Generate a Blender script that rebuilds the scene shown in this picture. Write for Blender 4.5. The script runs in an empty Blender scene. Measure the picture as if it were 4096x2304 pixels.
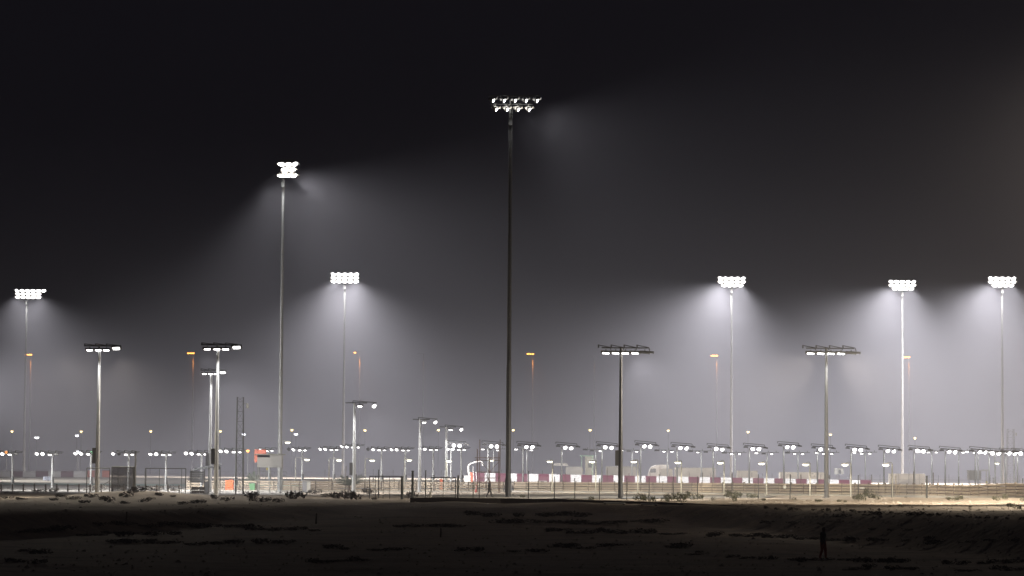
import bpy, math, random
from mathutils import Matrix, Vector
random.seed(7)
sc = bpy.context.scene
COL = sc.collection

# ------------------------------------------------------------------ camera, world, exposure
FPX = 11311.0                      # focal length in pixels of a 4096 px wide frame
HOR = 1882.0                       # row of the horizon in the middle of the frame
CAMZ = 2.9
PITCH = math.atan((HOR - 1152) / FPX)
ROLL = math.radians(0.38)
cd = bpy.data.cameras.new('camera')
cam = bpy.data.objects.new('camera', cd)
COL.objects.link(cam)
sc.camera = cam
cd.sensor_width = 36
cd.lens = 36 * FPX / 4096
cd.clip_start = 0.5
cd.clip_end = 30000
RM = Matrix.Rotation(math.pi / 2 + PITCH, 3, 'X') @ Matrix.Rotation(ROLL, 3, 'Z')
CP = Vector((0, 0, CAMZ))
cam.matrix_world = Matrix.Translation(CP) @ RM.to_4x4()

w = bpy.data.worlds.new('World')
sc.world = w
w.use_nodes = True
w.node_tree.nodes['Background'].inputs[0].default_value = (0.0058, 0.0053, 0.0074, 1)
w.node_tree.nodes['Background'].inputs[1].default_value = 1.0

sc.view_settings.view_transform = 'Standard'
sc.view_settings.look = 'None'
sc.view_settings.exposure = 0.0
sc.view_settings.gamma = 1.0
cy = sc.cycles
cy.use_denoising = True
cy.max_bounces = 3
cy.diffuse_bounces = 2
cy.glossy_bounces = 2
cy.transparent_max_bounces = 12
cy.volume_bounces = 0
cy.use_light_tree = True
cy.use_adaptive_sampling = False
cy.sample_clamp_indirect = 3.0
cy.sample_clamp_direct = 8.0
cy.denoising_prefilter = 'ACCURATE'
cy.denoising_input_passes = 'RGB_ALBEDO_NORMAL'

MAST_W = 540000.0                  # radiant power of one mast's bank of floods
HAZE_DENSITY = 0.00112


# ------------------------------------------------------------------ picture row/column -> place
def ray(x, y):
    return RM @ Vector(((x - 2048) / FPX, -(y - 1152) / FPX, -1))


def at(x, y, D):
    d = ray(x, y)
    return CP + d * (D / d.y)


def sstep(a, b, v):
    t = min(1.0, max(0.0, (v - a) / (b - a)))
    return t * t * (3 - 2 * t)


def lerp_tab(tab, v):
    if v <= tab[0][0]:
        return tab[0][1]
    for (a, fa), (b, fb) in zip(tab, tab[1:]):
        if v <= b:
            return fa + (fb - fa) * (v - a) / (b - a)
    return tab[-1][1]


def hsh(i, j, k=0):
    n = (i * 374761393 + j * 668265263 + k * 974634777) & 0xffffffff
    n = ((n ^ (n >> 13)) * 1274126177) & 0xffffffff
    return ((n ^ (n >> 16)) & 0xffff) / 65535.0


def vn(x, y, k=0):
    i, j = math.floor(x), math.floor(y)
    u, v = x - i, y - j
    u = u * u * (3 - 2 * u)
    v = v * v * (3 - 2 * v)
    a = hsh(i, j, k) * (1 - u) + hsh(i + 1, j, k) * u
    b = hsh(i, j + 1, k) * (1 - u) + hsh(i + 1, j + 1, k) * u
    return a * (1 - v) + b * v - 0.5


CREST = [(-80, 160), (-60, 168), (-34, 190), (-28, 207), (-17, 231), (-9.5, 258), (0, 256), (12, 248),
         (20, 215), (26, 191), (30, 168), (42, 130), (60, 100)]


def terr(x, D):
    z = 0.008 * min(48, max(-10, x))
    far = 1.1 - 0.85 * sstep(0, 60, x)
    z += far * sstep(380, 470, D)
    near = 1 - sstep(318, 335, D)
    if near > 0:
        z += near * (0.80 * math.exp(-((x + 36.0) / 6.2) ** 2 - ((D - 268) / 13) ** 2)
                     + 0.0
                     + 0.28 * math.exp(-((x + 22) / 9) ** 2 - ((D - 268) / 12) ** 2)
                     + 0.28 * math.exp(-((x - 44) / 9) ** 2 - ((D - 262) / 14) ** 2))
        rough = near * (1 - 0.7 * sstep(285, 300, D))
        z += rough * (0.16 * vn(x / 5.3, D / 9.0) + 0.10 * vn(x / 1.9, D / 3.1, 3))
        dc = lerp_tab(CREST, x) + 1.2 * vn(x / 4.0, 1.5, 9)
        gentle = sstep(-30, -8, x) * (1 - sstep(-2, 30, x))
        zf = -1.9 + (D - 155) * (0.005 + 0.0122 * gentle) + 0.22 * vn(x / 7.0, D / 11.0, 5) + 0.10 * vn(x / 2.2, D / 2.9, 6)
        zf = max(zf, -2.9)
        sl = (lerp_tab(CREST, x + 5) - lerp_tab(CREST, x - 5)) / 10
        t = sstep(-5.5, 0, (D - dc) / math.sqrt(1 + sl * sl))
        z = min(zf, z) * (1 - t) + z * t
    return z


def GT(x, y):
    """where the line of sight through picture point (x, y) meets the ground"""
    d = ray(x, y)
    D, p0 = 110.0, None
    while D < 1500:
        p = CP + d * (D / d.y)
        if p.z <= terr(p.x, D):
            return Vector((p.x, p.y, terr(p.x, p.y)))
        D += 0.7 + D * 0.0006
    return CP + d * (900 / d.y)


def gz(p):
    return terr(p.x, p.y)


# ------------------------------------------------------------------ mesh helpers
class MB:
    def __init__(self):
        self.v, self.f = [], []

    def box(self, c, s, rot=None):
        c = Vector(c)
        b = len(self.v)
        for dz in (-.5, .5):
            for dx, dy in ((-.5, -.5), (.5, -.5), (.5, .5), (-.5, .5)):
                q = Vector((dx * s[0], dy * s[1], dz * s[2]))
                if rot is not None:
                    q = rot @ q
                self.v.append(c + q)
        for f in ((0, 3, 2, 1), (4, 5, 6, 7), (0, 1, 5, 4), (1, 2, 6, 5), (2, 3, 7, 6), (3, 0, 4, 7)):
            self.f.append([b + i for i in f])
        return self

    def cyl(self, p0, p1, r0, r1=None, n=10, cap=True):
        r1 = r0 if r1 is None else r1
        p0, p1 = Vector(p0), Vector(p1)
        q = (p1 - p0).to_track_quat('Z', 'Y')
        b = len(self.v)
        for p, r in ((p0, r0), (p1, r1)):
            for i in range(n):
                a = 2 * math.pi * i / n
                self.v.append(p + q @ Vector((r * math.cos(a), r * math.sin(a), 0)))
        for i in range(n):
            j = (i + 1) % n
            self.f.append([b + i, b + j, b + n + j, b + n + i])
        if cap:
            self.f.append([b + i for i in reversed(range(n))])
            self.f.append([b + n + i for i in range(n)])
        return self

    def tube(self, pts, rs, n=8):
        pts = [Vector(p) for p in pts]
        if not isinstance(rs, (list, tuple)):
            rs = [rs] * len(pts)
        b = len(self.v)
        for k, p in enumerate(pts):
            t = (pts[min(k + 1, len(pts) - 1)] - pts[max(k - 1, 0)]).normalized()
            u = t.cross(Vector((0.02, 1, 0.03))).normalized()
            w_ = t.cross(u)
            for i in range(n):
                a = 2 * math.pi * i / n
                self.v.append(p + rs[k] * (u * math.cos(a) + w_ * math.sin(a)))
        for k in range(len(pts) - 1):
            for i in range(n):
                j = (i + 1) % n
                self.f.append([b + k * n + i, b + k * n + j, b + (k + 1) * n + j, b + (k + 1) * n + i])
        self.f.append([b + i for i in reversed(range(n))])
        self.f.append([b + (len(pts) - 1) * n + i for i in range(n)])
        return self

    def poly(self, pts):
        b = len(self.v)
        self.v += [Vector(p) for p in pts]
        self.f.append(list(range(b, b + len(pts))))
        return self

    def prism(self, prof, axis0, axis1, ux, uy):
        """profile of (a, b) pairs swept from axis0 to axis1, a along ux, b along uy"""
        b = len(self.v)
        n = len(prof)
        for o in (Vector(axis0), Vector(axis1)):
            for a, c in prof:
                self.v.append(o + Vector(ux) * a + Vector(uy) * c)
        for i in range(n):
            j = (i + 1) % n
            self.f.append([b + i, b + j, b + n + j, b + n + i])
        self.f.append([b + i for i in reversed(range(n))])
        self.f.append([b + n + i for i in range(n)])
        return self

    def mesh(self, name, m=None, smooth=False):
        me = bpy.data.meshes.new(name)
        me.from_pydata([tuple(v) for v in self.v], [], self.f)
        if m:
            me.materials.append(m)
        if smooth:
            me.polygons.foreach_set('use_smooth', [True] * len(me.polygons))
            try:
                me.set_sharp_from_angle(angle=math.radians(40))
            except Exception:
                pass
        me.update()
        return me

    def build(self, name, m, parent=None, smooth=False):
        return link(name, self.mesh(name, m, smooth), parent)


def link(name, data, parent=None, loc=None, rot=None, scale=None):
    o = bpy.data.objects.new(name, data)
    COL.objects.link(o)
    o.parent = parent
    if loc is not None:
        o.location = loc
    if rot is not None:
        o.rotation_euler = rot
    if scale is not None:
        o.scale = scale
    return o


def tag(o, label, cat, group=None):
    o['label'] = label
    o['category'] = cat
    if group:
        o['group'] = group
    return o


def thing(name, loc, label, cat, group=None, rz=0.0):
    o = link(name, None, None, loc, (0, 0, rz))
    o.empty_display_size = 0.3
    return tag(o, label, cat, group)


def copy_tree(o, parent=None):
    c = o.copy()
    COL.objects.link(c)
    c.parent = parent
    for ch in o.children:
        copy_tree(ch, c)
    return c


def structure(o):
    o['kind'] = 'structure'
    return o


# ------------------------------------------------------------------ materials
def mat(name, col, rough=0.6, metal=0.0, noise=0.0, nscale=3.0, col2=None, bump=0.0, bscale=20.0, detail=6.0):
    m = bpy.data.materials.new(name)
    m.use_nodes = True
    nt = m.node_tree
    b = nt.nodes['Principled BSDF']
    b.inputs['Base Color'].default_value = (*col, 1)
    b.inputs['Roughness'].default_value = rough
    b.inputs['Metallic'].default_value = metal
    tc = nt.nodes.new('ShaderNodeTexCoord')
    if noise or col2:
        n = nt.nodes.new('ShaderNodeTexNoise')
        n.inputs['Scale'].default_value = nscale
        n.inputs['Detail'].default_value = detail
        n.inputs['Roughness'].default_value = 0.65
        nt.links.new(tc.outputs['Object'], n.inputs['Vector'])
        r = nt.nodes.new('ShaderNodeValToRGB')
        r.color_ramp.elements[0].position = 0.32
        r.color_ramp.elements[1].position = 0.70
        c2 = col2 or tuple(max(0, c * (1 - noise)) for c in col)
        r.color_ramp.elements[0].color = (*c2, 1)
        r.color_ramp.elements[1].color = (*col, 1)
        nt.links.new(n.outputs['Fac'], r.inputs[0])
        nt.links.new(r.outputs[0], b.inputs['Base Color'])
    if bump:
        n2 = nt.nodes.new('ShaderNodeTexNoise')
        n2.inputs['Scale'].default_value = bscale
        n2.inputs['Detail'].default_value = 4
        nt.links.new(tc.outputs['Object'], n2.inputs['Vector'])
        bp = nt.nodes.new('ShaderNodeBump')
        bp.inputs['Strength'].default_value = bump
        bp.inputs['Distance'].default_value = 0.15
        nt.links.new(n2.outputs['Fac'], bp.inputs['Height'])
        nt.links.new(bp.outputs[0], b.inputs['Normal'])
    return m


def glow(name, col, s):
    m = bpy.data.materials.new(name)
    m.use_nodes = True
    b = m.node_tree.nodes['Principled BSDF']
    b.inputs['Base Color'].default_value = (0.02, 0.02, 0.02, 1)
    b.inputs['Emission Color'].default_value = (*col, 1)
    b.inputs['Emission Strength'].default_value = s
    m.cycles.emission_sampling = 'NONE'
    return m


M = dict(
    sand=mat('sand', (0.40, 0.33, 0.255), 0.95, 0, 0.35, 0.35, (0.25, 0.20, 0.155), 0.5, 1.6, 10),
    dust=mat('dusty_road', (0.36, 0.33, 0.28), 0.9, 0, 0.3, 0.6, None, 0.25, 3.0),
    asphalt=mat('asphalt', (0.075, 0.08, 0.085), 0.85, 0, 0.35, 0.5, None, 0.2, 8.0),
    concrete=mat('concrete', (0.44, 0.42, 0.37), 0.85, 0, 0.25, 0.5, None, 0.2, 5.0),
    apron=mat('pale_apron', (0.55, 0.52, 0.48), 0.85, 0, 0.15, 0.15, None, 0.1, 3.0),
    green_paint=mat('green_runoff', (0.34, 0.50, 0.43), 0.8, 0, 0.2, 0.3),
    gravel=mat('gravel', (0.46, 0.42, 0.36), 0.95, 0, 0.25, 0.3, None, 0.5, 2.0),
    galv=mat('galvanised_steel', (0.42, 0.43, 0.43), 0.5, 0.35, 0.2, 1.2),
    weather=mat('weathered_steel', (0.15, 0.15, 0.148), 0.55, 0.3, 0.25, 0.9),
    dark=mat('dark_steel', (0.035, 0.035, 0.035), 0.5, 0.3, 0.3, 3.0),
    housing=mat('lamp_housing', (0.10, 0.10, 0.095), 0.45, 0.4, 0.2, 4.0),
    pale_housing=mat('pale_lamp_housing', (0.42, 0.40, 0.36), 0.45, 0.4, 0.2, 4.0),
    rail=mat('weathered_rail', (0.50, 0.43, 0.335), 0.6, 0.1, 0.3, 1.3, (0.34, 0.27, 0.20)),
    post=mat('rail_post', (0.16, 0.13, 0.10), 0.7, 0.2, 0.3, 2.0),
    fence=mat('fence_post', (0.06, 0.065, 0.06), 0.6, 0.2, 0.3, 3.0),
    wire=mat('fence_wire', (0.18, 0.18, 0.18), 0.5, 0.5),
    white=mat('white_paint', (0.74, 0.73, 0.71), 0.5, 0, 0.12, 1.2),
    vinyl_white=mat('white_vinyl', (0.76, 0.75, 0.76), 0.45, 0, 0.10, 0.9),
    vinyl_maroon=mat('maroon_vinyl', (0.15, 0.02, 0.055), 0.5, 0, 0.25, 0.9),
    orange=mat('orange_plastic', (0.52, 0.085, 0.018), 0.5, 0, 0.25, 2.0),
    red=mat('red_plastic', (0.52, 0.08, 0.06), 0.5, 0, 0.2, 2.0),
    green=mat('green_plastic', (0.05, 0.17, 0.06), 0.45, 0, 0.2, 2.0),
    mint=mat('mint_paint', (0.42, 0.62, 0.52), 0.6, 0, 0.15, 1.0),
    grey=mat('grey_paint', (0.27, 0.28, 0.31), 0.55, 0, 0.2, 1.5),
    pale=mat('pale_panel', (0.55, 0.54, 0.50), 0.6, 0, 0.12, 0.8),
    sheet=mat('corrugated_sheet', (0.22, 0.235, 0.25), 0.5, 0.3, 0.2, 1.5),
    block=mat('dark_blocks', (0.12, 0.10, 0.09), 0.9, 0, 0.4, 3.0),
    glass=mat('dark_glass', (0.02, 0.02, 0.025), 0.1),
    rust=mat('rusty_tube', (0.16, 0.085, 0.055), 0.75, 0.2, 0.4, 3.0),
    yellow=mat('yellow_panel', (0.75, 0.62, 0.12), 0.5, 0, 0.1, 3.0),
    ink=mat('printed_ink', (0.05, 0.05, 0.07), 0.6),
    blue_sign=mat('marker_board', (0.42, 0.46, 0.56), 0.5, 0, 0.1, 3.0),
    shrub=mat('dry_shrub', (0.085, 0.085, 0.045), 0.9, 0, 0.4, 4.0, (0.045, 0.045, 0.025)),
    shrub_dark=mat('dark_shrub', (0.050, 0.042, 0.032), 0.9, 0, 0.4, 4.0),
    palm=mat('palm_leaf', (0.045, 0.06, 0.035), 0.7, 0, 0.3, 3.0),
    trunk=mat('palm_trunk', (0.11, 0.08, 0.05), 0.9, 0, 0.4, 5.0, None, 0.6, 10.0),
    skin=mat('skin', (0.14, 0.075, 0.048), 0.6),
    hair=mat('black_hair', (0.008, 0.007, 0.007), 0.7),
    shirt=mat('dark_shirt', (0.022, 0.02, 0.024), 0.9, 0, 0.3, 8.0),
    shirt2=mat('grey_shirt', (0.10, 0.11, 0.10), 0.9, 0, 0.3, 8.0),
    trousers=mat('dark_trousers', (0.018, 0.017, 0.018), 0.9, 0, 0.3, 8.0),
    red_trousers=mat('red_trousers', (0.62, 0.075, 0.02), 0.9, 0, 0.3, 8.0),
    shoe=mat('shoe', (0.02, 0.018, 0.016), 0.7),
    tape=mat('pale_lamp_pole', (0.30, 0.295, 0.26), 0.5, 0.1, 0.2, 2.0),
    lens=glow('lit_lens', (1.0, 0.985, 0.96), 30.0),
    lens_far=glow('lit_lens_far', (1.0, 0.985, 0.97), 22.0),
    lens_street=glow('lit_street_lens', (1.0, 0.97, 0.72), 30.0),
    lens_sodium=glow('lit_sodium_lens', (1.0, 0.38, 0.055), 9.0),
    lens_yellow=glow('lit_yellow_lens', (1.0, 0.72, 0.30), 9.0),
    lens_blue=glow('lit_blueish_lens', (0.9, 0.92, 1.0), 22.0),
    lens_green=glow('lit_green_lens', (0.15, 1.0, 0.35), 3.0),
    lens_orange=glow('lit_orange_lens', (1.0, 0.35, 0.06), 6.0),
)


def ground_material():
    m = mat('sand_with_painted_shade', (0.40, 0.33, 0.255), 0.95, 0, 0.35, 0.35, (0.27, 0.22, 0.17), 0.6, 1.4, 10)
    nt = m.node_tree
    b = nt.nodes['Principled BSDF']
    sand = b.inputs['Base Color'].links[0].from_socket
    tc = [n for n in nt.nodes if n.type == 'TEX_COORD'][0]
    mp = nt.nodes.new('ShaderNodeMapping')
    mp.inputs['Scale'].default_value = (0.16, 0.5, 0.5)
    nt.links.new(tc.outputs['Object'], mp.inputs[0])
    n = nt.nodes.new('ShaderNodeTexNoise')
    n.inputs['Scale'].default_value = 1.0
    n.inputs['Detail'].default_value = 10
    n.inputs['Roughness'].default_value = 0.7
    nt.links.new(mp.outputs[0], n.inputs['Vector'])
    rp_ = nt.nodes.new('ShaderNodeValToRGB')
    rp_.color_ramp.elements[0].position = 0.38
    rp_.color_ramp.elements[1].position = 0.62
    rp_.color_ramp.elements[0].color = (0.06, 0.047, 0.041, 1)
    rp_.color_ramp.elements[1].color = (0.20, 0.150, 0.115, 1)  # dark tones put the unlit slope's shade into the ground colour
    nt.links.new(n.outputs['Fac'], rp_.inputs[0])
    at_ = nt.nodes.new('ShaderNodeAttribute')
    at_.attribute_name = 'painted_shade'
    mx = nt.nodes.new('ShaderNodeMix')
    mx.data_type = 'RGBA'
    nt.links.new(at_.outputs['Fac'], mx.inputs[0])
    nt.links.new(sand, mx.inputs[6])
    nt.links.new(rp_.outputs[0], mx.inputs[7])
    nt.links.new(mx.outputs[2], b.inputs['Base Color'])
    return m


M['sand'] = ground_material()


def net_material():
    m = bpy.data.materials.new('shade_net')
    m.use_nodes = True
    nt = m.node_tree
    b = nt.nodes['Principled BSDF']
    b.inputs['Base Color'].default_value = (0.05, 0.048, 0.045, 1)
    b.inputs['Roughness'].default_value = 0.95
    b.inputs['Alpha'].default_value = 0.52
    return m


M['net'] = net_material()


def spot(parent, loc, d, power, size=140, blend=1.0, r=0.4, col=(1.0, 0.985, 0.965)):
    l = bpy.data.lights.new('lamp', 'SPOT')
    l.energy = power
    l.spot_size = math.radians(size)
    l.spot_blend = blend
    l.shadow_soft_size = r
    l.color = col
    o = link('lamp', l, parent, loc)
    o.rotation_euler = Vector(d).to_track_quat('-Z', 'Y').to_euler()
    return o


# ------------------------------------------------------------------ the ground
def axis(lo, hi, fine_lo, fine_hi, step, grow=1.35):
    v, s = fine_lo, step
    left = []
    while v > lo:
        s *= grow
        v -= s
        left.append(max(v, lo))
    mid = []
    v = fine_lo
    while v <= fine_hi:
        mid.append(v)
        v += step
    right, s = [], step
    while v < hi:
        right.append(v)
        s *= grow
        v += s
    return left[::-1] + mid + right + [hi]


gx_ = axis(-2500, 2500, -70, 66, 0.55)
gy_ = axis(-40, 4200, 125, 338, 0.9, 1.12)
g = MB()
for yy in gy_:
    for xx in gx_:
        g.v.append(Vector((xx, yy, terr(xx, yy))))
nx = len(gx_)
for j in range(len(gy_) - 1):
    for i in range(nx - 1):
        a = j * nx + i
        g.f.append([a, a + 1, a + nx + 1, a + nx])
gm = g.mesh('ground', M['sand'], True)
fld = gm.attributes.new('painted_shade', 'FLOAT', 'POINT')  # where the painted shade covers the ground, near side of the crest
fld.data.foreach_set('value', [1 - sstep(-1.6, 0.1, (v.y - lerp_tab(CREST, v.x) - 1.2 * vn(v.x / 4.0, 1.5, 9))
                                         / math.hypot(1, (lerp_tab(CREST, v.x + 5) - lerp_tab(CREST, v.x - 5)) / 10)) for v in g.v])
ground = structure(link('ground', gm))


def strip(name, m, pts_near, pts_far, n, lift=0.03, seg=None):
    """a sheet draped over the ground between two lines of (x, D)"""
    b = MB()
    seg = seg or 4
    for k in range(n + 1):
        t = k / n
        xa = lerp_tab([(i / (len(pts_near) - 1), p[0]) for i, p in enumerate(pts_near)], t)
        da = lerp_tab([(i / (len(pts_near) - 1), p[1]) for i, p in enumerate(pts_near)], t)
        xb = lerp_tab([(i / (len(pts_far) - 1), p[0]) for i, p in enumerate(pts_far)], t)
        db = lerp_tab([(i / (len(pts_far) - 1), p[1]) for i, p in enumerate(pts_far)], t)
        for q in range(seg + 1):
            s = q / seg
            x, d = xa + (xb - xa) * s, da + (db - da) * s
            b.v.append(Vector((x, d, terr(x, d) + lift)))
    for k in range(n):
        for q in range(seg):
            a = k * (seg + 1) + q
            b.f.append([a, a + seg + 1, a + seg + 2, a + 1])
    return structure(b.build(name, m, None, True))


# the paved run-off left of the shed, its green band and the gravel trap behind it
strip('paved_apron', M['apron'], [(-110, 324), (-24, 324)], [(-130, 414), (-30, 414)], 40, 0.03, 24)
strip('green_run_off', M['green_paint'], [(-130, 414.2), (-30, 414.2)], [(-140, 426), (-32, 426)], 30, 0.034, 16)
strip('gravel_trap', M['gravel'], [(-140, 426.2), (-32, 426.2)], [(-170, 548), (-38, 548)], 30, 0.03, 20)
# the track behind the guardrail
strip('race_track', M['asphalt'], [(-22, 398), (120, 392)], [(-26, 412), (140, 408)], 60, 0.035, 6)
# dusty service road between the fence and the guardrail
strip('service_road', M['dust'], [(-9, 281), (10, 283), (26, 290)], [(-14, 336), (12, 333), (30, 318)], 60, 0.07, 40)
strip('asphalt_patch', M['asphalt'], [(3.5, 283), (9, 283.5), (14, 284), (19, 286)],
      [(3.7, 286), (9.5, 297), (15, 298), (20, 294)], 24, 0.085, 10)

# ------------------------------------------------------------------ shared lamp shapes


def flood_mesh():
    """round flood: tapering reflector with a hooded visor, aperture at the local -Y end"""
    b = MB()
    n = 12
    rings = [(0.30, 0.10), (0.24, 0.22), (0.02, 0.36), (-0.16, 0.40)]
    for y, r in rings:
        for i in range(n):
            a = 2 * math.pi * i / n
            b.v.append(Vector((r * math.cos(a), y, r * math.sin(a))))
    for k in range(len(rings) - 1):
        for i in range(n):
            j = (i + 1) % n
            b.f.append([k * n + i, k * n + j, (k + 1) * n + j, (k + 1) * n + i])
    b.f.append(list(range(n)))
    s = len(b.v)                                  # visor: the upper half of the rim drawn forward
    m = 8
    for y, r in ((-0.14, 0.41), (-0.50, 0.45)):
        for i in range(m + 1):
            a = math.radians(5) + math.radians(170) * i / m
            b.v.append(Vector((r * math.cos(a), y if i not in (0, m) else (-0.14 if y > -0.2 else -0.22), r * math.sin(a))))
    for i in range(m):
        b.f.append([s + i, s + i + 1, s + m + 2 + i, s + m + 1 + i])
    b.box((0, 0.38, 0), (0.22, 0.18, 0.26))       # ballast box
    b.box((0, 0.06, 0.47), (0.10, 0.12, 0.26))    # yoke
    return b.mesh('luminaire', M['housing'], True)


def flood_lens():
    b = MB()
    n = 12
    b.v.append(Vector((0, -0.26, 0)))
    for y, r in ((-0.235, 0.22), (-0.165, 0.375)):
        for i in range(n):
            a = 2 * math.pi * i / n
            b.v.append(Vector((r * math.cos(a), y, r * math.sin(a))))
    for i in range(n):
        j = (i + 1) % n
        b.f.append([0, 1 + i, 1 + j])
        b.f.append([1 + i, 1 + n + i, 1 + n + j, 1 + j])
    return b.mesh('lens', M['lens'], True)


def trough_mesh():
    """long shallow luminaire with a chamfered back, aperture underneath"""
    b = MB()
    b.prism([(-.20, 0), (.20, 0), (.20, .10), (.10, .22), (-.10, .22), (-.20, .10)],
            (-.52, 0, 0), (.52, 0, 0), (0, 1, 0), (0, 0, 1))
    b.box((-.46, 0, -.03), (.06, .40, .08))
    b.box((.46, 0, -.03), (.06, .40, .08))
    b.box((0, 0, .30), (.09, .09, .18))
    return b.mesh('luminaire', M['housing'])


def trough_lens():
    b = MB()
    b.prism([(-.17, -.004), (-.14, -.075), (.14, -.075), (.17, -.004)], (-.33, 0, 0), (.33, 0, 0), (0, 1, 0), (0, 0, 1))
    return b.mesh('lens', M['lens'])


FLOOD, FLENS = flood_mesh(), flood_lens()
TROUGH, TLENS = trough_mesh(), trough_lens()
FLENS_FAR = FLENS.copy()
FLENS_FAR.materials[0] = M['lens_far']
FLOOD_PALE = FLOOD.copy()
FLOOD_PALE.materials[0] = M['pale_housing']


def flood(parent, loc, aim, s=1.0, lens=None, body=None):
    """aim: the direction the light goes"""
    q = Vector(aim).normalized().to_track_quat('-Y', 'Z').to_euler()
    o = link('luminaire', body or FLOOD, parent, loc, q, (s, s, s))
    link('lens', lens or FLENS, o)
    return o


def trough(parent, loc, rot=(0, 0, 0), sx=1.0, s=1.0, lit=True):
    o = link('luminaire', TROUGH, parent, loc, rot, (s * sx, s, s))
    if lit:
        link('lens', TLENS, o)
    return o


# ------------------------------------------------------------------ tall floodlight masts
def mast(x, y, D, rows, label, power, aim, pitch_=1.15, size=150, far=True, pole_m='galv', lens_aim=None, blend=1.0,
         spread=0.55, col=(1.0, 0.985, 0.965), s=1.05, spill=0.0, rp=0.74, wx=1.5, lr=0.8, lamps=None):
    top = at(x, y, D)
    z0 = gz(top)
    H = top.z - z0
    t = thing('floodlight_mast', (top.x, top.y, z0), label, 'floodlight', 'tall floodlight masts round the circuit')
    b = MB()
    b.cyl((0, 0, 0), (0, 0, 0.08), 0.75, 0.75, 14)
    hh = [0, H * .33, H * .66, H]
    rr = [0.285, 0.24, 0.185, 0.12]
    for k in range(3):
        b.cyl((0, 0, hh[k]), (0, 0, hh[k + 1]), rr[k], rr[k + 1] + 0.02 * (k < 2), 14)
    b.build('pole', M[pole_m], t, True)
    b = MB()
    for k in range(int(H / 0.9)):
        b.box((0.0, -0.50 + 0.26 * (k * 0.9) / H, 2.5 + k * 0.9 * (H - 3) / H), (0.34, 0.03, 0.03))
    b.box((-.17, -0.37, H * .5 + 1), (0.035, 0.035, H - 4), Matrix.Rotation(-math.atan(0.26 / H), 3, 'X'))
    b.box((.17, -0.37, H * .5 + 1), (0.035, 0.035, H - 4), Matrix.Rotation(-math.atan(0.26 / H), 3, 'X'))
    b.build('climbing_ladder', M['weather'], t)
    bx = MB().box((0.0, -0.55, H - rp * len(rows) - 0.75), (0.42, 0.3, 0.7))
    bx.build('junction_box', M['dark'], t)
    MB().box((0, 0.55, 1.3), (0.7, 0.35, 1.5)).build('control_cabinet', M['grey'], t)
    z = H - 0.25
    wide = max(n for n, _ in rows) * pitch_
    for k, (n, off) in enumerate(rows):
        MB().box((off * pitch_, -0.20, z + 0.48), (n * pitch_ * 0.96, 0.10, 0.10)).build('crossarm', M['weather'], t)
        for i in range(n):
            u = (i - (n - 1) / 2)
            a = Vector(lens_aim or aim).normalized()
            a = (a + Vector((spread * u / max(1, n - 1) * 2, 0, -0.12 * k))).normalized()
            o = flood(t, (off * pitch_ + u * pitch_, -0.42 - 0.12 * k, z), a, s, FLENS_FAR if far else FLENS,
                      FLOOD_PALE if k else FLOOD)
            o.scale = (s * wx, s, s * (0.98 if far else 0.84))
        z -= rp
    # the bank's light: lamps spread along the head
    zz = H - 0.35 - rp * len(rows) * 0.5
    for u, pw, a in (lamps or [(-0.33, 0.34, None), (0.0, 0.32, None), (0.33, 0.34, None)]):
        d = Vector(a or aim) + (Vector((0, 0, 0)) if a else Vector((u * 0.5, 0, 0)))
        spot(t, (u * wide, 1.3, zz), d, power * pw, size, blend, lr, col)
    spot(t, (0.2, -1.6, zz - 0.6), (0, 0.1, -1), power * 0.035, 100, 1.0, 0.4, col)
    if spill:
        spot(t, (0, -1.6, zz), (0, -0.55, -1), spill, 175, 1.0, 0.8, col)
    return t


mast(2043, 392, 303, [(5, 0.30), (4, 0.10)], 'tall dark floodlight mast with two rows of lamps turned sideways, by the walking man',
     MAST_W * 0.042, (0.80, 0.25, -0.62), 1.18, 118, False, 'dark', (0.97, -0.20, -0.20), 0.9, 0.05, s=0.98, rp=0.95, wx=0.9, lr=0.5,
     lamps=[(0.10, 0.3, None), (0.30, 0.35, None), (0.52, 0.35, None)])
mast(1134, 648, 369, [(3, 0.85), (2, 1.0), (3, 0.8)], 'tall floodlight mast rising behind the white marshal cabin',
     MAST_W * 0.25, (0.3, 0.0, -1), 0.72, 104, False, 'galv', (0.35, -0.8, -0.5),
     0.9, lamps=[(-0.3, 0.5, (-0.05, 0.1, -1)), (0.1, 0.45, (0.62, 0.15, -0.72)), (0.5, 0.45, (0.80, 0.15, -0.55))])
mast(1380, 1092, 579, [(5, 0), (5, 0), (5, 0)], 'tall floodlight mast above the palm tree, its three lamp rows facing forward',
     MAST_W * 1.25, (0.02, 0.15, -1), 1.12, 140, True, 'weather', (0, -0.9, -0.4))
mast(108, 1158, 639, [(6, 0.75), (5, 0.35), (5, 0.35)], 'tall floodlight mast above the low maroon and white tyre barrier by the apron',
     MAST_W * 0.60, (0.08, 0.15, -1), 1.15, 136, True, 'weather', (0, -0.9, -0.4))
mast(2926, 1108, 582, [(5, 0), (5, 0), (4, 0.1)], 'tall lit floodlight mast between the two dark-framed lamp posts',
     MAST_W * 1.75, (-0.32, 0.15, -1), 1.10, 146, True, 'weather', (-0.1, -0.9, -0.4))
mast(3608, 1122, 590, [(5, 0), (5, 0), (4, 0.1)], 'tall lit floodlight mast beside an orange three-lamp street light',
     MAST_W * 1.75, (-0.27, 0.15, -1), 1.10, 146, True, 'weather', (-0.1, -0.9, -0.4))
mast(4007, 1108, 576, [(5, 0), (5, 0), (4, 0.1)], 'tall lit floodlight mast next to the faint lattice tower',
     MAST_W * 1.9, (-0.27, 0.15, -1), 1.10, 146, True, 'weather', (-0.1, -0.9, -0.4))
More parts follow.
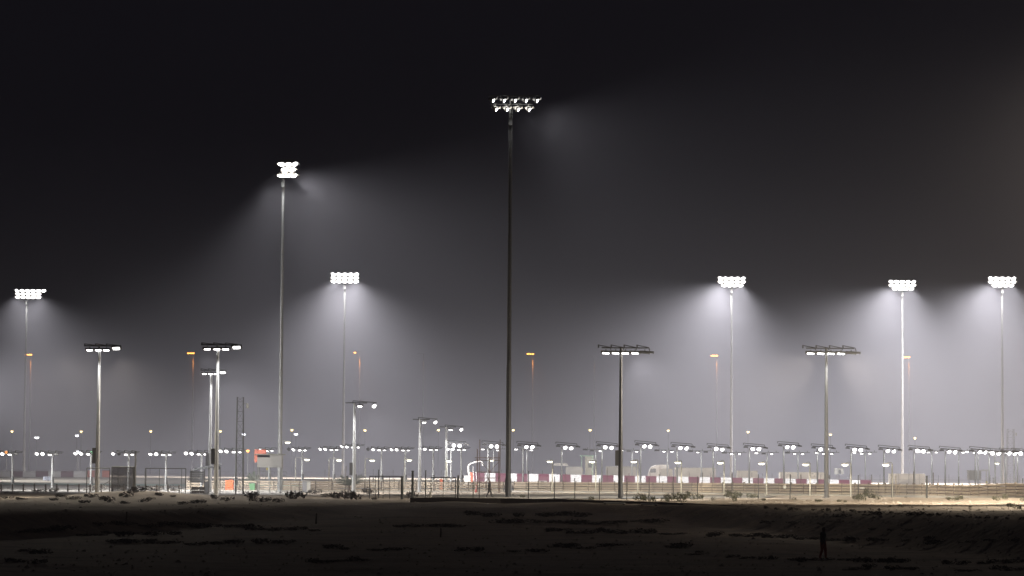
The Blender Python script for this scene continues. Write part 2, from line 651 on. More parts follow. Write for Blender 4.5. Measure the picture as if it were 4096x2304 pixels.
# the circuit's lights go on past the edge of the picture
mast(4700, 40, 255, [(5, 0), (5, 0), (4, 0)], 'tall floodlight mast on the sand beside the service road end',
     MAST_W * 0.24, (-0.02, 0.75, -0.9), 1.15, 124, False, 'dark', (-0.5, 0.5, -0.5), col=(1.0, 0.86, 0.68), spill=25000)
mast(4720, 1110, 600, [(5, 0), (5, 0), (4, 0)], 'tall lit floodlight mast past the end of the barrier',
     MAST_W * 1.9, (-0.25, 0.15, -1), 1.10, 150, True, 'weather', (-0.1, -0.9, -0.4))
mast(5500, 1115, 610, [(5, 0), (5, 0), (4, 0)], 'tall lit floodlight mast at the far bend of the circuit',
     MAST_W * 1.9, (-0.25, 0.15, -1), 1.10, 150, True, 'weather', (-0.1, -0.9, -0.4))


# ------------------------------------------------------------------ middle-height track light posts
def track_post(x, y, D, wide, style, label, power, aim, size=150, pole_m='weather', box=True, boxz=None, boxside=-1, lx=0.9, extra=None, col=(1.0, 0.985, 0.965)):
    top = at(x, y, D)
    z0 = gz(top)
    H = top.z - z0
    t = thing('track_light_post', (top.x, top.y, z0), label, 'light post', 'track light posts')
    b = MB()
    b.cyl((0, 0, 0), (0, 0, 0.06), 0.42, 0.42, 12)
    b.cyl((0, 0, 0), (0, 0, H * .45), 0.25, 0.20, 12)
    b.cyl((0, 0, H * .45), (0, 0, H), 0.19, 0.13, 12)
    b.build('pole', M[pole_m], t, True)
    MB().cyl((0.05, -0.26, 0.3), (0.05, -0.16, H - 0.3), 0.035, 0.03, 6).build('cable', M['wire'], t)
    if box:
        bz = boxz or H * 0.27
        MB().box((boxside * 0.36, 0, bz), (0.36, 0.34, 1.55)).box((boxside * 0.10, 0, bz), (0.3, 0.1, 0.9)) \
            .build('control_box', M['dark'], t)
    c = wide * 0.07
    MB().box((c, 0, H + 0.02), (wide * 0.88, 0.12, 0.12)).build('crossarm', M['dark'], t)
    if style == 'fan':
        for k in range(4):
            x0 = c - wide * 0.50 + k * wide * 0.245
            MB().box((x0, -0.05, H + 0.17), (0.14, 0.16, 0.34)) \
                .cyl((x0, -0.05, H + 0.30), (x0 + wide * .22, -0.1, H + 0.06), 0.045, 0.045, 6) \
                .cyl((x0 + wide * .22, -0.1, H + .08), (x0 + wide * .235, -0.1, H - 0.18), 0.05, 0.05, 6) \
                .build('bracket', M['dark'], t)
        for k in range(5):
            x0 = c - wide * 0.36 + k * wide * 0.185
            tr = trough(t, (x0, -0.2, H - 0.52), (math.radians(-12), math.radians(3), 0), wide / 5.4, 1.0, k < 4)
        trough(t, (c + wide * 0.47, -0.1, H - 0.50), (0, math.radians(3), 0), wide / 5.6, 0.9, False)
    elif style == 'flat':
        for k in range(3):
            x0 = c - wide * 0.42 + k * wide * 0.26
            MB().box((x0, -0.05, H + 0.13), (0.12, 0.14, 0.24)) \
                .cyl((x0, -0.05, H + 0.22), (x0 + wide * .30, -0.1, H + 0.02), 0.045, 0.045, 6) \
                .build('bracket', M['dark'], t)
        for k, xo in enumerate((-0.30, -0.09, 0.10)):
            trough(t, (c + xo * wide, -0.15, H - 0.42), (math.radians(-14), 0, 0), wide / 4.6, 0.9)
        trough(t, (c + 0.34 * wide, -0.25, H - 0.24), (math.radians(-34), math.radians(-2), 0), wide / 4.6, 1.05)
    else:                                          # 'arm': one lamp under the pole, one at the end of a long arm
        MB().cyl((-0.2, 0, H + .28), (wide * 0.9, -0.1, H + 0.06), 0.06, 0.05, 6) \
            .cyl((-0.2, 0, H + .28), (-0.2, 0, H - .1), 0.05, 0.05, 6).build('bracket', M['dark'], t)
        trough(t, (wide * 0.22, -0.1, H - 0.40), (math.radians(-16), 0, 0), wide / 3.6, 0.95)
        flood(t, (wide * 0.78, -0.1, H - 0.33), (0.35, -0.85, -0.35), 0.75 * wide / 3.2)
    spot(t, (lx * 1.9, 0.25, H - 0.95), aim, power, size, 1.0, 0.3, col)
    if pole_m != 'dark':
        spot(t, (0.5, -1.5, H - 0.9), (-0.1, 0.25, -1), 3600, 100, 1.0, 0.3)
    if extra:
        spot(t, (-lx * 1.9, -0.3, H - 0.95), extra[0], extra[1], extra[2], 1.0, 0.4, col)
    return t


PW = 48000
track_post(2484, 1392, 285, 5.3, 'fan', 'dark light post with a wide fan of lamps behind the low wall', PW * .7, (0.3, 0.5, -0.8), 140, 'dark')
track_post(3305, 1394, 290, 5.6, 'fan', 'grey light post with a wide fan of lamps standing on the lit sand', 62000, (-0.78, -0.12, -0.52), 100, 'weather', False, lx=-0.5, col=(1.0, 0.89, 0.72), extra=((0.8, -0.30, -0.5), 62000, 100))
track_post(398, 1384, 283, 4.2, 'flat', 'light post with a flat lamp head rising from the shrubby sand mound', PW * .45, (0.3, 0.3, -0.9), 140, 'galv', True, extra=((-0.05, -0.75, -0.66), 22000, 110), col=(1.0, 0.90, 0.75))
track_post(872, 1380, 283, 4.6, 'flat', 'light post with a flat lamp head in front of the grey lean-to shed', PW * .26, (0.1, -0.2, -0.9), 140, 'galv', True,
           extra=((0.055, 1.0, -0.19), 60000, 26))
track_post(845, 1482, 352, 3.6, 'flat', 'light post with a flat lamp head behind the grey lean-to shed', PW * .9, (0.2, -0.1, -0.9), 150, 'galv', True)
track_post(1418, 1612, 355, 3.1, 'arm', 'light post with one long lamp arm behind the palm tree', PW * .25, (0.4, 0.1, -0.8), 150, 'galv', True)
track_post(1680, 1678, 380, 2.6, 'arm', 'slim light post with one long lamp arm behind the plain grey barrier', PW * .25, (0.4, 0.1, -0.8), 150, 'galv', False)
track_post(1786, 1708, 395, 2.6, 'arm', 'slim light post beside the scaffold tower, lamp arm over another lamp head', PW * .25, (0.4, 0.1, -0.8), 150, 'galv', False)
# one more of the kind on the sand just past the picture edge
track_post(4700, 1250, 225, 5.3, 'fan', 'grey light post with a wide fan of lamps at the end of the sand strip', 230000, (-0.36, 0.90, -0.42), 84, 'weather', False, lx=-1.2, col=(1.0, 0.89, 0.72), extra=((-0.44, -0.40, -0.78), 95000, 80))


track_post(-260, 1470, 358, 4.4, 'flat', 'added unseen light post with a flat lamp head, brightening the paved apron', 100000, (1.0, 0.1, -0.30), 100, 'weather', True)  # out of view, added to brighten the apron
track_post(-330, 1530, 436, 4.4, 'flat', 'added unseen light post with a flat lamp head, brightening the gravel trap and barrier', 75000, (1.0, 0.35, -0.26), 110, 'weather', True, extra=((0.42, 1.0, -0.11), 150000, 52))  # second unseen post, added to light the green band, gravel and barrier


# ------------------------------------------------------------------ low trackside lights
def low_post(style, H, name='low_track_light'):
    t = link(name, None)
    b = MB()
    b.cyl((0, 0, -0.3), (0, 0, H), 0.15, 0.10, 10)
    b.build('pole', M['galv'], t, True)
    if style == 'left':
        MB().box((0.18, -0.12, 1.35), (0.22, 0.24, 0.9)).build('control_box', M['dark'], t)
        MB().box((-0.25, 0, H + 0.05), (3.0, 0.10, 0.10)).build('crossarm', M['dark'], t)
        for k in range(3):
            x0 = -1.5 + k * 0.95
            MB().box((x0, 0, H + .22), (.12, .12, .26)).cyl((x0, 0, H + .32), (x0 + 1.0, 0, H + .16), .04, .04, 6) \
                .build('bracket', M['dark'], t)
        trough(t, (-0.35, -0.1, H - 0.20), (math.radians(-18), 0, 0), 0.75, 0.8)
        trough(t, (0.45, -0.1, H - 0.20), (math.radians(-18), 0, 0), 0.62, 0.8)
        flood(t, (-1.25, -0.1, H - 0.06), (-0.1, -0.85, -0.5), 0.62)
        flood(t, (-1.98, -0.1, H - 0.04), (-0.2, -0.85, -0.5), 0.62)
        spot(t, (-0.6, 0.9, H - 0.2), (0, 1, -0.22), 13000, 104, 0.7, 0.4)
        spot(t, (-0.6, -1.8, H - 0.25), (0.1, -0.25, -1), 2000, 150, 1.0, 0.2)
    elif style == 'pair':
        MB().cyl((-0.9, 0, H + .78), (2.3, 0, H + .52), .05, .05, 6).cyl((-.9, 0, H + .78), (-.9, 0, H + .5), .05, .05, 6) \
            .cyl((2.3, 0, H + .52), (2.3, 0, H + .3), .05, .05, 6).build('bracket', M['dark'], t)
        MB().box((0.9, 0.05, H + .30), (3.3, .16, .14), Matrix.Rotation(0.075, 3, 'Y')).build('crossarm', M['dark'], t)
        trough(t, (-0.55, -0.05, H + 0.08), (0, 0.07, 0), 0.72, 0.85, False)
        trough(t, (2.45, -0.05, H + 0.00), (0, 0.07, 0), 0.80, 0.8, False)
        flood(t, (0.50, -0.2, H - 0.02), (0.05, -0.93, -0.35), 0.80)
        flood(t, (1.40, -0.2, H - 0.08), (0.15, -0.93, -0.35), 0.80)
        spot(t, (0.9, 0.9, H - 0.1), (0.05, 1, -0.12), 9000, 96, 0.7, 0.4)
        spot(t, (0.8, -1.2, H - 0.15), (-0.25, 0.3, -1), 520, 130, 1.0, 0.2)
    else:                                           # 'trio'
        MB().box((0, 0, H + 0.12), (4.2, 0.10, 0.10)).build('crossarm', M['weather'], t)
        for xo in (-1.5, 0.2, 1.6):
            MB().box((xo, 0, H + .3), (.08, .08, .3)).build('bracket', M['weather'], t)
        trough(t, (-1.9, -0.1, H + 0.02), (math.radians(-25), 0, 0), 0.95, 0.85)
        trough(t, (-0.62, -0.1, H - 0.14), (math.radians(-20), 0, 0), 0.85, 0.8)
        trough(t, (0.78, -0.1, H - 0.14), (math.radians(-20), 0, 0), 0.85, 0.8)
        spot(t, (-0.5, -1.1, H - 0.25), (0.1, 0.2, -1), 520, 140, 1.0, 0.2)
    return t


LOW = {}


def place_low(style, x, y, D, label, group, flip=False):
    top = at(x, y, D)
    z0 = gz(top)
    H = round(max(2.2, top.z - z0), 1)
    if (style, H) not in LOW:
        LOW[(style, H)] = o = low_post(style, H)
    else:
        o = copy_tree(LOW[(style, H)])
    o.location = (top.x, top.y, z0)
    tag(o, label, 'track light', group)
    o.rotation_euler = (math.radians(random.uniform(-.5, .5)), math.radians(random.uniform(-.7, .7)), math.radians(random.uniform(-9, 9)))
    for ch in o.children:
        if ch.name.startswith('luminaire'):
            ch.rotation_euler.z += math.radians(random.uniform(-10, 10))
            ch.rotation_euler.x += math.radians(random.uniform(-6, 6))
            if random.random() < .05 and style != 'pair':
                for g in list(ch.children):          # a dead lamp
                    bpy.data.objects.remove(g)
    return o


for x in (51, 210, 365, 515, 665, 807, 944):
    place_low('left', x, 1812 - (8 if x > 900 else 0), 365, 'low track light with bright lamps on one side, standing by the paved apron and shed',
              'low track lights along the paved apron')
for x, y in ((1078, 1797), (1209, 1796), (1335, 1795), (1423, 1783), (1526, 1795), (1622, 1795), (1732, 1795), (1845, 1795)):
    place_low('left', x, y, 420, 'low track light with bright lamps on one side, beyond the guardrail near palm and cabin',
              'low track lights beyond the guardrail')
for x, y in ((1805, 1781), (1952, 1784), (2093, 1786), (2247, 1788), (2407, 1787), (2562, 1784), (2709, 1790), (2853, 1793), (2997, 1793),
             (3136, 1786), (3270, 1795), (3403, 1797), (3535, 1800), (3657, 1803), (3781, 1806), (3901, 1806),
             (3957, 1812), (4022, 1812), (4069, 1812)):
    place_low('pair', x, y, 430, 'low track light with two round lit floods under a dark frame, behind the barrier',
              'low track lights behind the maroon and white barrier')
for x, y in ((1974, 1797), (2108, 1797), (2383, 1800), (2528, 1802), (2670, 1803), (2806, 1806), (2940, 1812), (3069, 1814),
             (3191, 1812), (3310, 1812), (3462, 1812), (3727, 1806), (3834, 1806), (3912, 1808), (3981, 1808), (4006, 1808), (4058, 1808)):
    place_low('trio', x, y, 500, 'low track light with three wide lamp panels in the hazy far row',
              'low track lights in the far row')


# ------------------------------------------------------------------ street lights on curved arms
def street_light(xp, yl, xl, ybase, label, group, D=None, front=False):
    p = GT(xp, ybase) if D is None else at(xp, ybase, D)
    z0 = gz(p)
    lamp = at(xl, yl, p.y)
    dx, H = lamp.x - p.x, lamp.z - z0
    if abs(dx) < 0.25:
        dx = 0.25 * (1 if dx > 0 else -1)
    t = thing('street_light', (p.x, p.y, z0), label, 'street light', group)
    b = MB().cyl((0, 0, 0), (0, 0, H + .12), 0.085, 0.06, 8)
    b.build('pole', M['tape'], t, True)
    MB().tube([(0, 0, H + .08), (dx * .10, 0, H + .24), (dx * .5, 0, H + .25), (dx * .95, 0, H + .12)], .035, 6) \
        .build('arm', M['tape'], t, True)
    sg = 1 if dx > 0 else -1
    MB().prism([(-.14, 0), (.14, 0), (.10, .12), (-.10, .12)], (dx - sg * .35, 0, H), (dx + sg * .35, 0, H), (0, 1, 0), (0, 0, 1)) \
        .build('lamp_head', M['pale_housing'], t)
    b = MB()
    n, rings = 12, ((0.0, 1.0), (-.10, .85), (-.17, .45))
    for zz, k in rings:
        for i in range(n):
            a = 2 * math.pi * i / n
            b.v.append(Vector((dx + .36 * k * math.cos(a), -.02 + .15 * k * math.sin(a), H + zz - .004)))
    for k in range(2):
        for i in range(n):
            j = (i + 1) % n
            b.f.append([k * n + i, k * n + j, (k + 1) * n + j, (k + 1) * n + i])
    b.f.append([2 * n + i for i in range(n)])
    b.build('lens', M['lens_street'], t, True)
    if front:
        spot(t, (dx, -1.7, H - 0.25), (0, -0.15, -1), 2600, 158, 0.8, 0.15, (1.0, 0.88, 0.66))
    else:
        spot(t, (dx, 0.7, H - 0.32), (0, 0.35, -1), 900, 150, 1.0, 0.12, (1.0, 0.93, 0.74))
    return t


for xp, yl, xl, yb in ((1181, 1838, 1228, 1962), (1315, 1840, 1356, 1962), (1460, 1841, 1489, 1962), (1617, 1840, 1637, 1963),
                       (1783, 1844, 1796, 1964), (1957, 1840, 1966, 1964), (2209, 1845, 2199, 1964), (2383, 1846, 2368, 1965),
                       (2551, 1846, 2535, 1966), (2725, 1849, 2711, 1968), (2896, 1850, 2881, 1971), (3066, 1853, 3046, 1974),
                       (3240, 1857, 3222, 1977), (3403, 1858, 3380, 1980), (3569, 1859, 3543, 1984)):
    if xp > 2100:
        yb = lerp_tab([(2048, 1968), (2600, 1973), (3000, 1979), (3500, 1986), (4130, 1994)], xp) + 1.5
    street_light(xp, yl, xl, yb, 'small street light on a thin arm standing before the beige double guardrail' if xp > 2100 else
                 'small street light on a thin arm beyond the guardrail between cabin and dark mast',
                 'street lights along the guardrail', None, xp > 2100)
street_light(1112, 1769, 1151, 1905, 'street light on a bent arm above the white marshal cabin', 'street lights along the guardrail', 392)
street_light(3980, 1853, 3989, 1945, 'small hooded street light among the crowded far posts', 'street lights along the guardrail', 470)


# ------------------------------------------------------------------ far highway lights
def sodium(x, y, n, k):
    D = 820
    top = at(x, y, D)
    z0 = gz(top)
    H = top.z - z0
    t = thing('highway_light', (top.x, top.y, z0), 'tall orange highway light fading into the far haze' if n else
              'tall unlit-looking highway light, a faint reddish pole in the haze', 'street light', 'orange highway lights in the haze')
    b = MB().cyl((0, 0, 0), (0, 0, H), .24, .19, 8)
    b.build('pole', M['housing'], t, True)
    MB().box((-.75, 0, H + .05), (2.1, .2, .15)).build('arm', M['weather'], t)
    for i in range(n):
        o = MB().prism([(-.30, 0), (.30, 0), (.2, .22), (-.2, .22)], (-1.75 + i * .72, 0, H - .2), (-1.2 + i * .72, 0, H - .2), (0, 1, 0), (0, 0, 1)) \
            .build('lamp_head', M['housing'], t)
        MB().prism([(-.42, -.004), (.28, -.004), (.2, -.30), (-.34, -.36)], (-1.78 + i * .72, 0, H - .2), (-1.17 + i * .72, 0, H - .2), (0, 1, 0), (0, 0, 1)) \
            .build('lens', M['lens_sodium'], o)
    spot(t, (-.7, -1.1, H - 0.9), (0.25, 0.1, -1), 30000 if n else 1400, 64, 1.0, 0.3, (1.0, 0.32, 0.04))


for k, (x, y, n) in enumerate(((124, 1414, 3), (774, 1408, 3), (1440, 1406, 1), (2132, 1411, 3), (2868, 1418, 3), (3636, 1424, 3),
                               (1694, 1416, 0), (2378, 1425, 0))):
    sodium(x, y, n, k)


def far_light(x, y, D, m, label, group, s=0.55):
    top = at(x, y, D)
    z0 = gz(top)
    H = top.z - z0
    t = thing('distant_street_light', (top.x, top.y, z0), label, 'street light', group)
    MB().cyl((0, 0, 0), (0, 0, H), .10, .07, 6).cyl((0, 0, H), (.5, 0, H + .15), .05, .05, 5).build('pole', M['weather'], t)
    MB().prism([(-.25, 0), (.25, 0), (.15, .2), (-.15, .2)], (-s, 0, H + .02), (s, 0, H + .02), (0, 1, 0), (0, 0, 1)).build('lamp_head', M['housing'], t)
    b = MB()
    n, rings = 8, ((0.0, 1.0), (-.30, .9), (-.52, .5))
    for zz, k in rings:
        for i in range(n):
            a = 2 * math.pi * i / n
            b.v.append(Vector((s * k * math.cos(a), .4 * k * math.sin(a), H + zz)))
    for k in range(2):
        for i in range(n):
            j = (i + 1) % n
            b.f.append([k * n + i, k * n + j, (k + 1) * n + j, (k + 1) * n + i])
    b.f.append([2 * n + i for i in range(n)])
    b.build('lens', m, t, True)


for x, y in ((48, 1723), (325, 1724), (603, 1723), (882, 1723), (1168, 1718), (1460, 1719), (1754, 1718), (2053, 1718), (2360, 1718),
             (2673, 1720), (2992, 1726), (3322, 1736), (3660, 1750)):
    far_light(x, y, 900, M['lens_yellow'], 'tiny yellow street light on a far road in the haze', 'yellow lights on the far road', 0.42)
for x, y, s in ((147, 1748, .75), (308, 1740, .55), (975, 1735, .6), (1184, 1735, .6)):
    far_light(x, y, 880, M['lens_blue'], 'bright white far street light between the yellow ones', 'white lights on the far road', s)
far_light(991, 1800, 640, M['lens_orange'], 'single orange lamp beside the lattice tower', 'orange lamps among the far posts', .40)
far_light(26, 1805, 640, M['lens_orange'], 'single orange lamp above a low track light by the apron', 'orange lamps among the far posts', .40)
far_light(365, 1807, 640, M['lens_green'], 'small green lamp just behind the mound light post', None, .28)
far_light(313, 1804, 640, M['lens_blue'], 'white lamp perched above a low track light beside the mound post', None, .5)

# ------------------------------------------------------------------ guardrail
prof = [(0.0, -.155), (-.035, -.15), (-.085, -.105), (-.085, -.065), (-.03, -.02), (-.03, .02), (-.085, .065), (-.085, .105),
        (-.035, .15), (0, .155), (.012, .15), (-.02, .105), (.012, 0), (-.02, -.105), (.012, -.15)]
RAILM = MB().prism(prof, (0, 0, 0), (1, 0, 0), (0, 1, 0), (0, 0, 1)).mesh('rail', M['rail'])
RAIL_SHADE = RAILM.copy()
RAIL_SHADE.materials[0] = M['post']  # darker copy of the rail, paints in the shadow between front rails
POSTM = MB().box((0, .0, .5), (.14, .24, 1.0)).box((0, -.13, .75), (.20, .05, .12)).box((0, -.13, .35), (.20, .05, .12)).mesh('post', M['post'])


def guardrail(path, label, name='guardrail', nrails=4, pitch_=0.315, z1=0.30, bay=2.35, railm=None, group=None, double=False):
    p0 = Vector((path[0].x, path[0].y, gz(path[0])))
    t = thing(name, p0, label, 'guardrail', group)
    pts = []
    carry = 0.0
    for a, b in zip(path, path[1:]):
        L = (b - a).length
        s = carry
        while s < L:
            q = a + (b - a) * (s / L)
            pts.append(Vector((q.x, q.y, gz(q))))
            s += bay
        carry = s - L
    H = z1 + pitch_ * (nrails - 1) + .2
    for k, p in enumerate(pts):
        o = link('post', POSTM, t, p - p0, None, (1, 1, H * (1 + random.uniform(-.03, .06))))
        if k + 1 < len(pts):
            q = pts[k + 1]
            d = q - p
            for r in range(nrails):
                o = link('rail', railm or RAILM, t, p - p0 + Vector((0, -0.02, z1 + r * pitch_ + random.uniform(-.012, .012))),
                         (random.uniform(-.06, .06), -math.asin(d.z / d.length), math.atan2(d.y, d.x)), (d.length * 1.01, 1, 0.70))
                if double:                       # far-side rail, its dark colour painting shade into the gaps
                    link('rail', RAIL_SHADE, t, p - p0 + Vector((0, 0.30, z1 + (r - .5) * pitch_)),
                         (math.pi, math.asin(d.z / d.length), math.atan2(d.y, d.x)), (d.length * 1.01, 1, 0.70))
    return t


PATH = [GT(x, y) for x, y in ((1130, 1966), (1500, 1967), (2048, 1968), (2600, 1973), (3000, 1979), (3500, 1986), (4130, 1994))]
guardrail(PATH[:3], 'weathered four-rail guardrail between the marshal cabin and the tall dark mast', group='guardrails')
guardrail([PATH[2] + Vector((.3, 0, 0))] + PATH[3:], 'long beige double guardrail running along the pale service road', bay=2.7, group='guardrails', double=True)
PATH2 = [GT(x, y) for x, y in ((735, 1963), (940, 1964), (1180, 1966))]
PATH2 = [p + Vector((0, 3.5, 0)) for p in PATH2]
guardrail(PATH2, 'short weathered guardrail behind the orange and green bins and shed', nrails=4, group='guardrails')
# grey far rail seen above the main one
GREY = RAILM.copy()
GREY.materials[0] = M['concrete']
PATH3 = [at(x, 1915, 405) for x in (1325, 1545, 1775)]
guardrail(PATH3, 'plain grey double rail barrier beyond the palm tree, orange ended', nrails=3, pitch_=.33, z1=.62, bay=3.0, railm=GREY, group='guardrails')
# the low rail in front of the paved apron
PATH4 = [at(x, 1958, 344) for x in (-40, 350, 735)]
guardrail(PATH4, 'thin two-wire post rail along the front of the bright paved apron', 'post_rail', 2, .42, .35, 1.35,
          MB().box((.5, 0, 0), (1, .02, .05)).mesh('rail', M['rail']), 'guardrails')

# pale concrete footing the rails stand on
b = MB()
for off, zz in ((-1.5, .10), (-1.5, .16), (0.25, .16), (0.25, .02)):
    for p in [PATH2[0] + Vector((-2, -3.5, 0))] + PATH:
        b.v.append(Vector((p.x, p.y + off, gz(p) + zz - (.14 if zz == .10 else 0))))
n = len(PATH) + 1
for k in range(3):
    for i in range(n - 1):
        b.f.append([k * n + i, k * n + i + 1, (k + 1) * n + i + 1, (k + 1) * n + i])
structure(b.build('concrete_kerb', M['concrete']))

# things fixed on the guardrail and leaning against it
s = GT(2168, 1967) + Vector((0, -.35, 0))
t = thing('notice_board', (s.x, s.y, gz(s)), 'small white printed notice fixed high on the guardrail', 'sign')
MB().box((0, 0, 1.28), (1.35, .03, .46)).build('board', M['white'], t)
b = MB()
for r, zz, spans in ((0, 1.36, ((-.15, .10), (.0, .16), (.20, .13))), (1, 1.22, ((-.32, .2), (-.08, .2), (.15, .16), (.34, .10)))):
    for xo, wd in spans:
        b.box((xo, -.022, zz), (wd, .006, .075))
b.build('lettering', M['ink'], t)
for x, y, wx, hz, zc, lab in ((1498, 1966, .60, .85, .75, 'pale blank panel hanging on the guardrail by the gate frame'),
                              (1530, 1966, .32, .45, .62, 'small pale plate on the guardrail beside the gate post'),
                              (2284, 1967, .30, .42, .85, 'small pale plate on the guardrail near the dark fan post'),
                              (3138, 1981, .30, .36, .95, 'small cream plate on the guardrail behind the grey fan post'),
                              (3447, 1985, .55, .16, .90, 'thin white strip plate on the guardrail rails')):
    p = GT(x, y) + Vector((0, -.30, 0))
    t = thing('rail_plate', (p.x, p.y, gz(p)), lab, 'panel')
    MB().box((0, 0, zc), (wx, .025, hz)).build('plate', M['pale'], t)
    MB().box((-wx * .3, .05, zc), (.05, .10, .05)).box((wx * .3, .05, zc), (.05, .10, .05)).build('fixing', M['post'], t)

# tall thin marker posts standing among the rails
for x, y, top in ((2261, 1966, 1890), (2428, 1968, 1870), (2517, 1958, 1892), (2638, 1970, 1896), (2807, 1972, 1890), (2927, 1974, 1890),
                  (3202, 1978, 1898), (3317, 1982, 1900), (3486, 1985, 1898), (3582, 1988, 1902), (3650, 1984, 1886), (3731, 1988, 1890),
                  (1317, 1964, 1868), (1382, 1968, 1864), (1410, 1902, 1862)):
    p = GT(x, y) + Vector((0, -.6, 0))
    z0 = gz(p)
    h = at(x, top, p.y).z - z0
    t = thing('marker_post', (p.x, p.y, z0), 'thin dark post standing up above the guardrail rails', 'post', 'thin posts along the guardrail')
    MB().cyl((0, 0, 0), (random.uniform(-.08, .08), 0, h), .05, .045, 6).build('shaft', M['post'], t)
    MB().box((0, -.05, h * .5), (.16, .05, .2)).build('bracket', M['post'], t)


# ------------------------------------------------------------------ maroon and white barriers
def barrier(x0, x1, y0, y1, D0, D1, n, hgt, label, start_white, orange_ends=0):
    a, b = at(x0, y0, D0), at(x1, y1, D1)
    t = thing('tyre_barrier', (a.x, a.y, a.z - hgt), label, 'barrier', 'tyre barriers in red-and-white covers')
    MB().prism([(.15, -1.3), (1.0, -1.3), (1.0, hgt - .12), (.15, hgt - .12)], (0, 0, 0), b - a, (0, 1, 0), (0, 0, 1)) \
        .build('tyre_core', M['block'], t)
    for k in range(n):
        p, q = a + (b - a) * (k / n), a + (b - a) * ((k + 1) / n)
        o = p - a + Vector((.012, 0, 0))
        e = q - a - Vector((.012, 0, 0))
        bul = .05 + random.uniform(0, .05)
        m = M['vinyl_white'] if (k % 2 == 0) == start_white else M['vinyl_maroon']
        if orange_ends and k >= n - orange_ends:
            m = M['orange'] if (n - k) % 2 else M['grey']
        mb = MB()
        mb.prism([(0, -.9), (-bul, hgt * .25), (-bul - .02, hgt * .7), (0.02, hgt), (.9, hgt + .0), (.9, hgt - .06), (.08, hgt - .06), (.10, -.9)], o, e,
                 (0, 1, 0), (0, 0, 1))
        mb.build('cover_panel', m, t)
    return t


barrier(1896, 3484, 1891, 1921, 462, 462, 37, 1.5, 'long tyre barrier covered in maroon and white panels behind the guardrail', False)
barrier(-60, 345, 1885, 1884, 551, 551, 8, 1.15, 'tyre barrier of large maroon and white panels beyond the paved apron', False)
barrier(350, 438, 1882, 1882, 549, 549, 3, 1.15, 'short orange and grey barrier end beyond the paved apron', True, 3)

# brake marker board
p = at(187, 1930, 445)
t = thing('brake_marker_board', (p.x, p.y, gz(p)), 'bluish marker board with dark numerals on the gravel trap edge', 'sign')
H0 = at(187, 1916, 445).z - gz(p)
MB().box((0, 0, H0), (1.15, .06, .72)).build('board', M['blue_sign'], t)
MB().box((-.4, .05, (H0 - .3) / 2), (.06, .06, H0 - .3)).box((.4, .05, (H0 - .3) / 2), (.06, .06, H0 - .3)).build('stand', M['weather'], t)
fc = bpy.data.curves.new('numerals', 'FONT')
fc.body = '50'
fc.size = .78
fc.extrude = .006
fc.align_x = 'CENTER'
fc.align_y = 'CENTER'
fc.materials.append(M['ink'])
tmp = link('numerals_curve', fc)
nm = bpy.data.meshes.new_from_object(tmp.evaluated_get(bpy.context.evaluated_depsgraph_get()))
bpy.data.objects.remove(tmp)
link('numerals', nm, t, (0, -.045, H0), (math.pi / 2, 0, 0))

# ------------------------------------------------------------------ low wall at the top of the dark slope
wall_px = [(1640, 1991), (1760, 1991), (1880, 1992), (2000, 1993), (2150, 1995), (2300, 1998), (2450, 2002), (2600, 2007), (2760, 2013), (2900, 2020), (3030, 2027)]
pts = []
for x, y in wall_px:
    D = 255.0
    for _ in range(12):
        D = 0.5 * D + 0.5 * (lerp_tab(CREST, at(x, y, D).x) + 2.0)
    pts.append(at(x, y, D))
t = thing('low_wall', (pts[0].x, pts[0].y, pts[0].z - .6), 'long low dark wall along the top of the unlit slope', 'wall')
for a, b_ in zip(pts, pts[1:]):
    dp = max(.25, max(a.z - gz(a), b_.z - gz(b_)) + .12)
    MB().prism([(0, -dp), (0, 0), (.30, 0), (.30, -dp)], a - t.location + Vector((.006, 0, 0)), b_ - t.location - Vector((.006, 0, 0)), (0, 1, 0), (0, 0, 1)) \
        .build('wall_block', M['block'], t)
for x0, x1, y0, y1 in ((2415, 2500, 2019, 2021), (2565, 2628, 2023, 2025)):
    p, q = GT(x0, y0), GT(x1, y1)
    t = thing('pale_pipe', (p.x, p.y, gz(p)), 'thin pale pipe lying on the dark ground in front of the low wall', 'pipe', 'pale pipes below the low wall')
    MB().cyl((0, 0, .12), Vector((q.x - p.x, q.y - p.y, q.z - p.z + .12)), .07, .07, 8).build('tube', M['white'], t)
    MB().box((.1, 0, .04), (.2, .3, .12)).box((q.x - p.x - .1, q.y - p.y, q.z - p.z + .04), (.2, .3, .12)).build('rest_block', M['block'], t)

# ------------------------------------------------------------------ wire fence along the sand
FP = [(1892, 1925, 284), (1917, 1926, 284), (2114, 1886, 281), (2217, 1908, 281), (2299, 1913, 280), (2398, 1913, 280), (2507, 1911, 280), (2596, 1911, 280),
      (2694, 1908, 281), (2790, 1907, 282), (2928, 1898, 283), (3033, 1898, 284), (3160, 1898, 285), (3434, 1902, 288), (3567, 1900, 288), (3836, 1908, 284), (3973, 1912, 282),
      (4092, 1915, 280)]
base = at(FP[0][0], 1990, FP[0][2])
t = thing('wire_fence', (base.x, base.y, gz(base)), 'wire fence of thin dark posts between the sand and the service road', 'fence')
tops = []
for x, y, D in FP:
    p = at(x, 1990, D)
    z0 = gz(p)
    h = at(x, y, D).z - z0
    MB().cyl((0, 0, -.1), (random.uniform(-.05, .05), 0, h), .05, .045, 7).box((0, 0, h), (.11, .11, .05)) \
        .build('post', M['fence'], t).location = Vector((p.x, p.y, z0)) - t.location
    tops.append((Vector((p.x, p.y, z0)) - t.location, min(h, 2.0)))
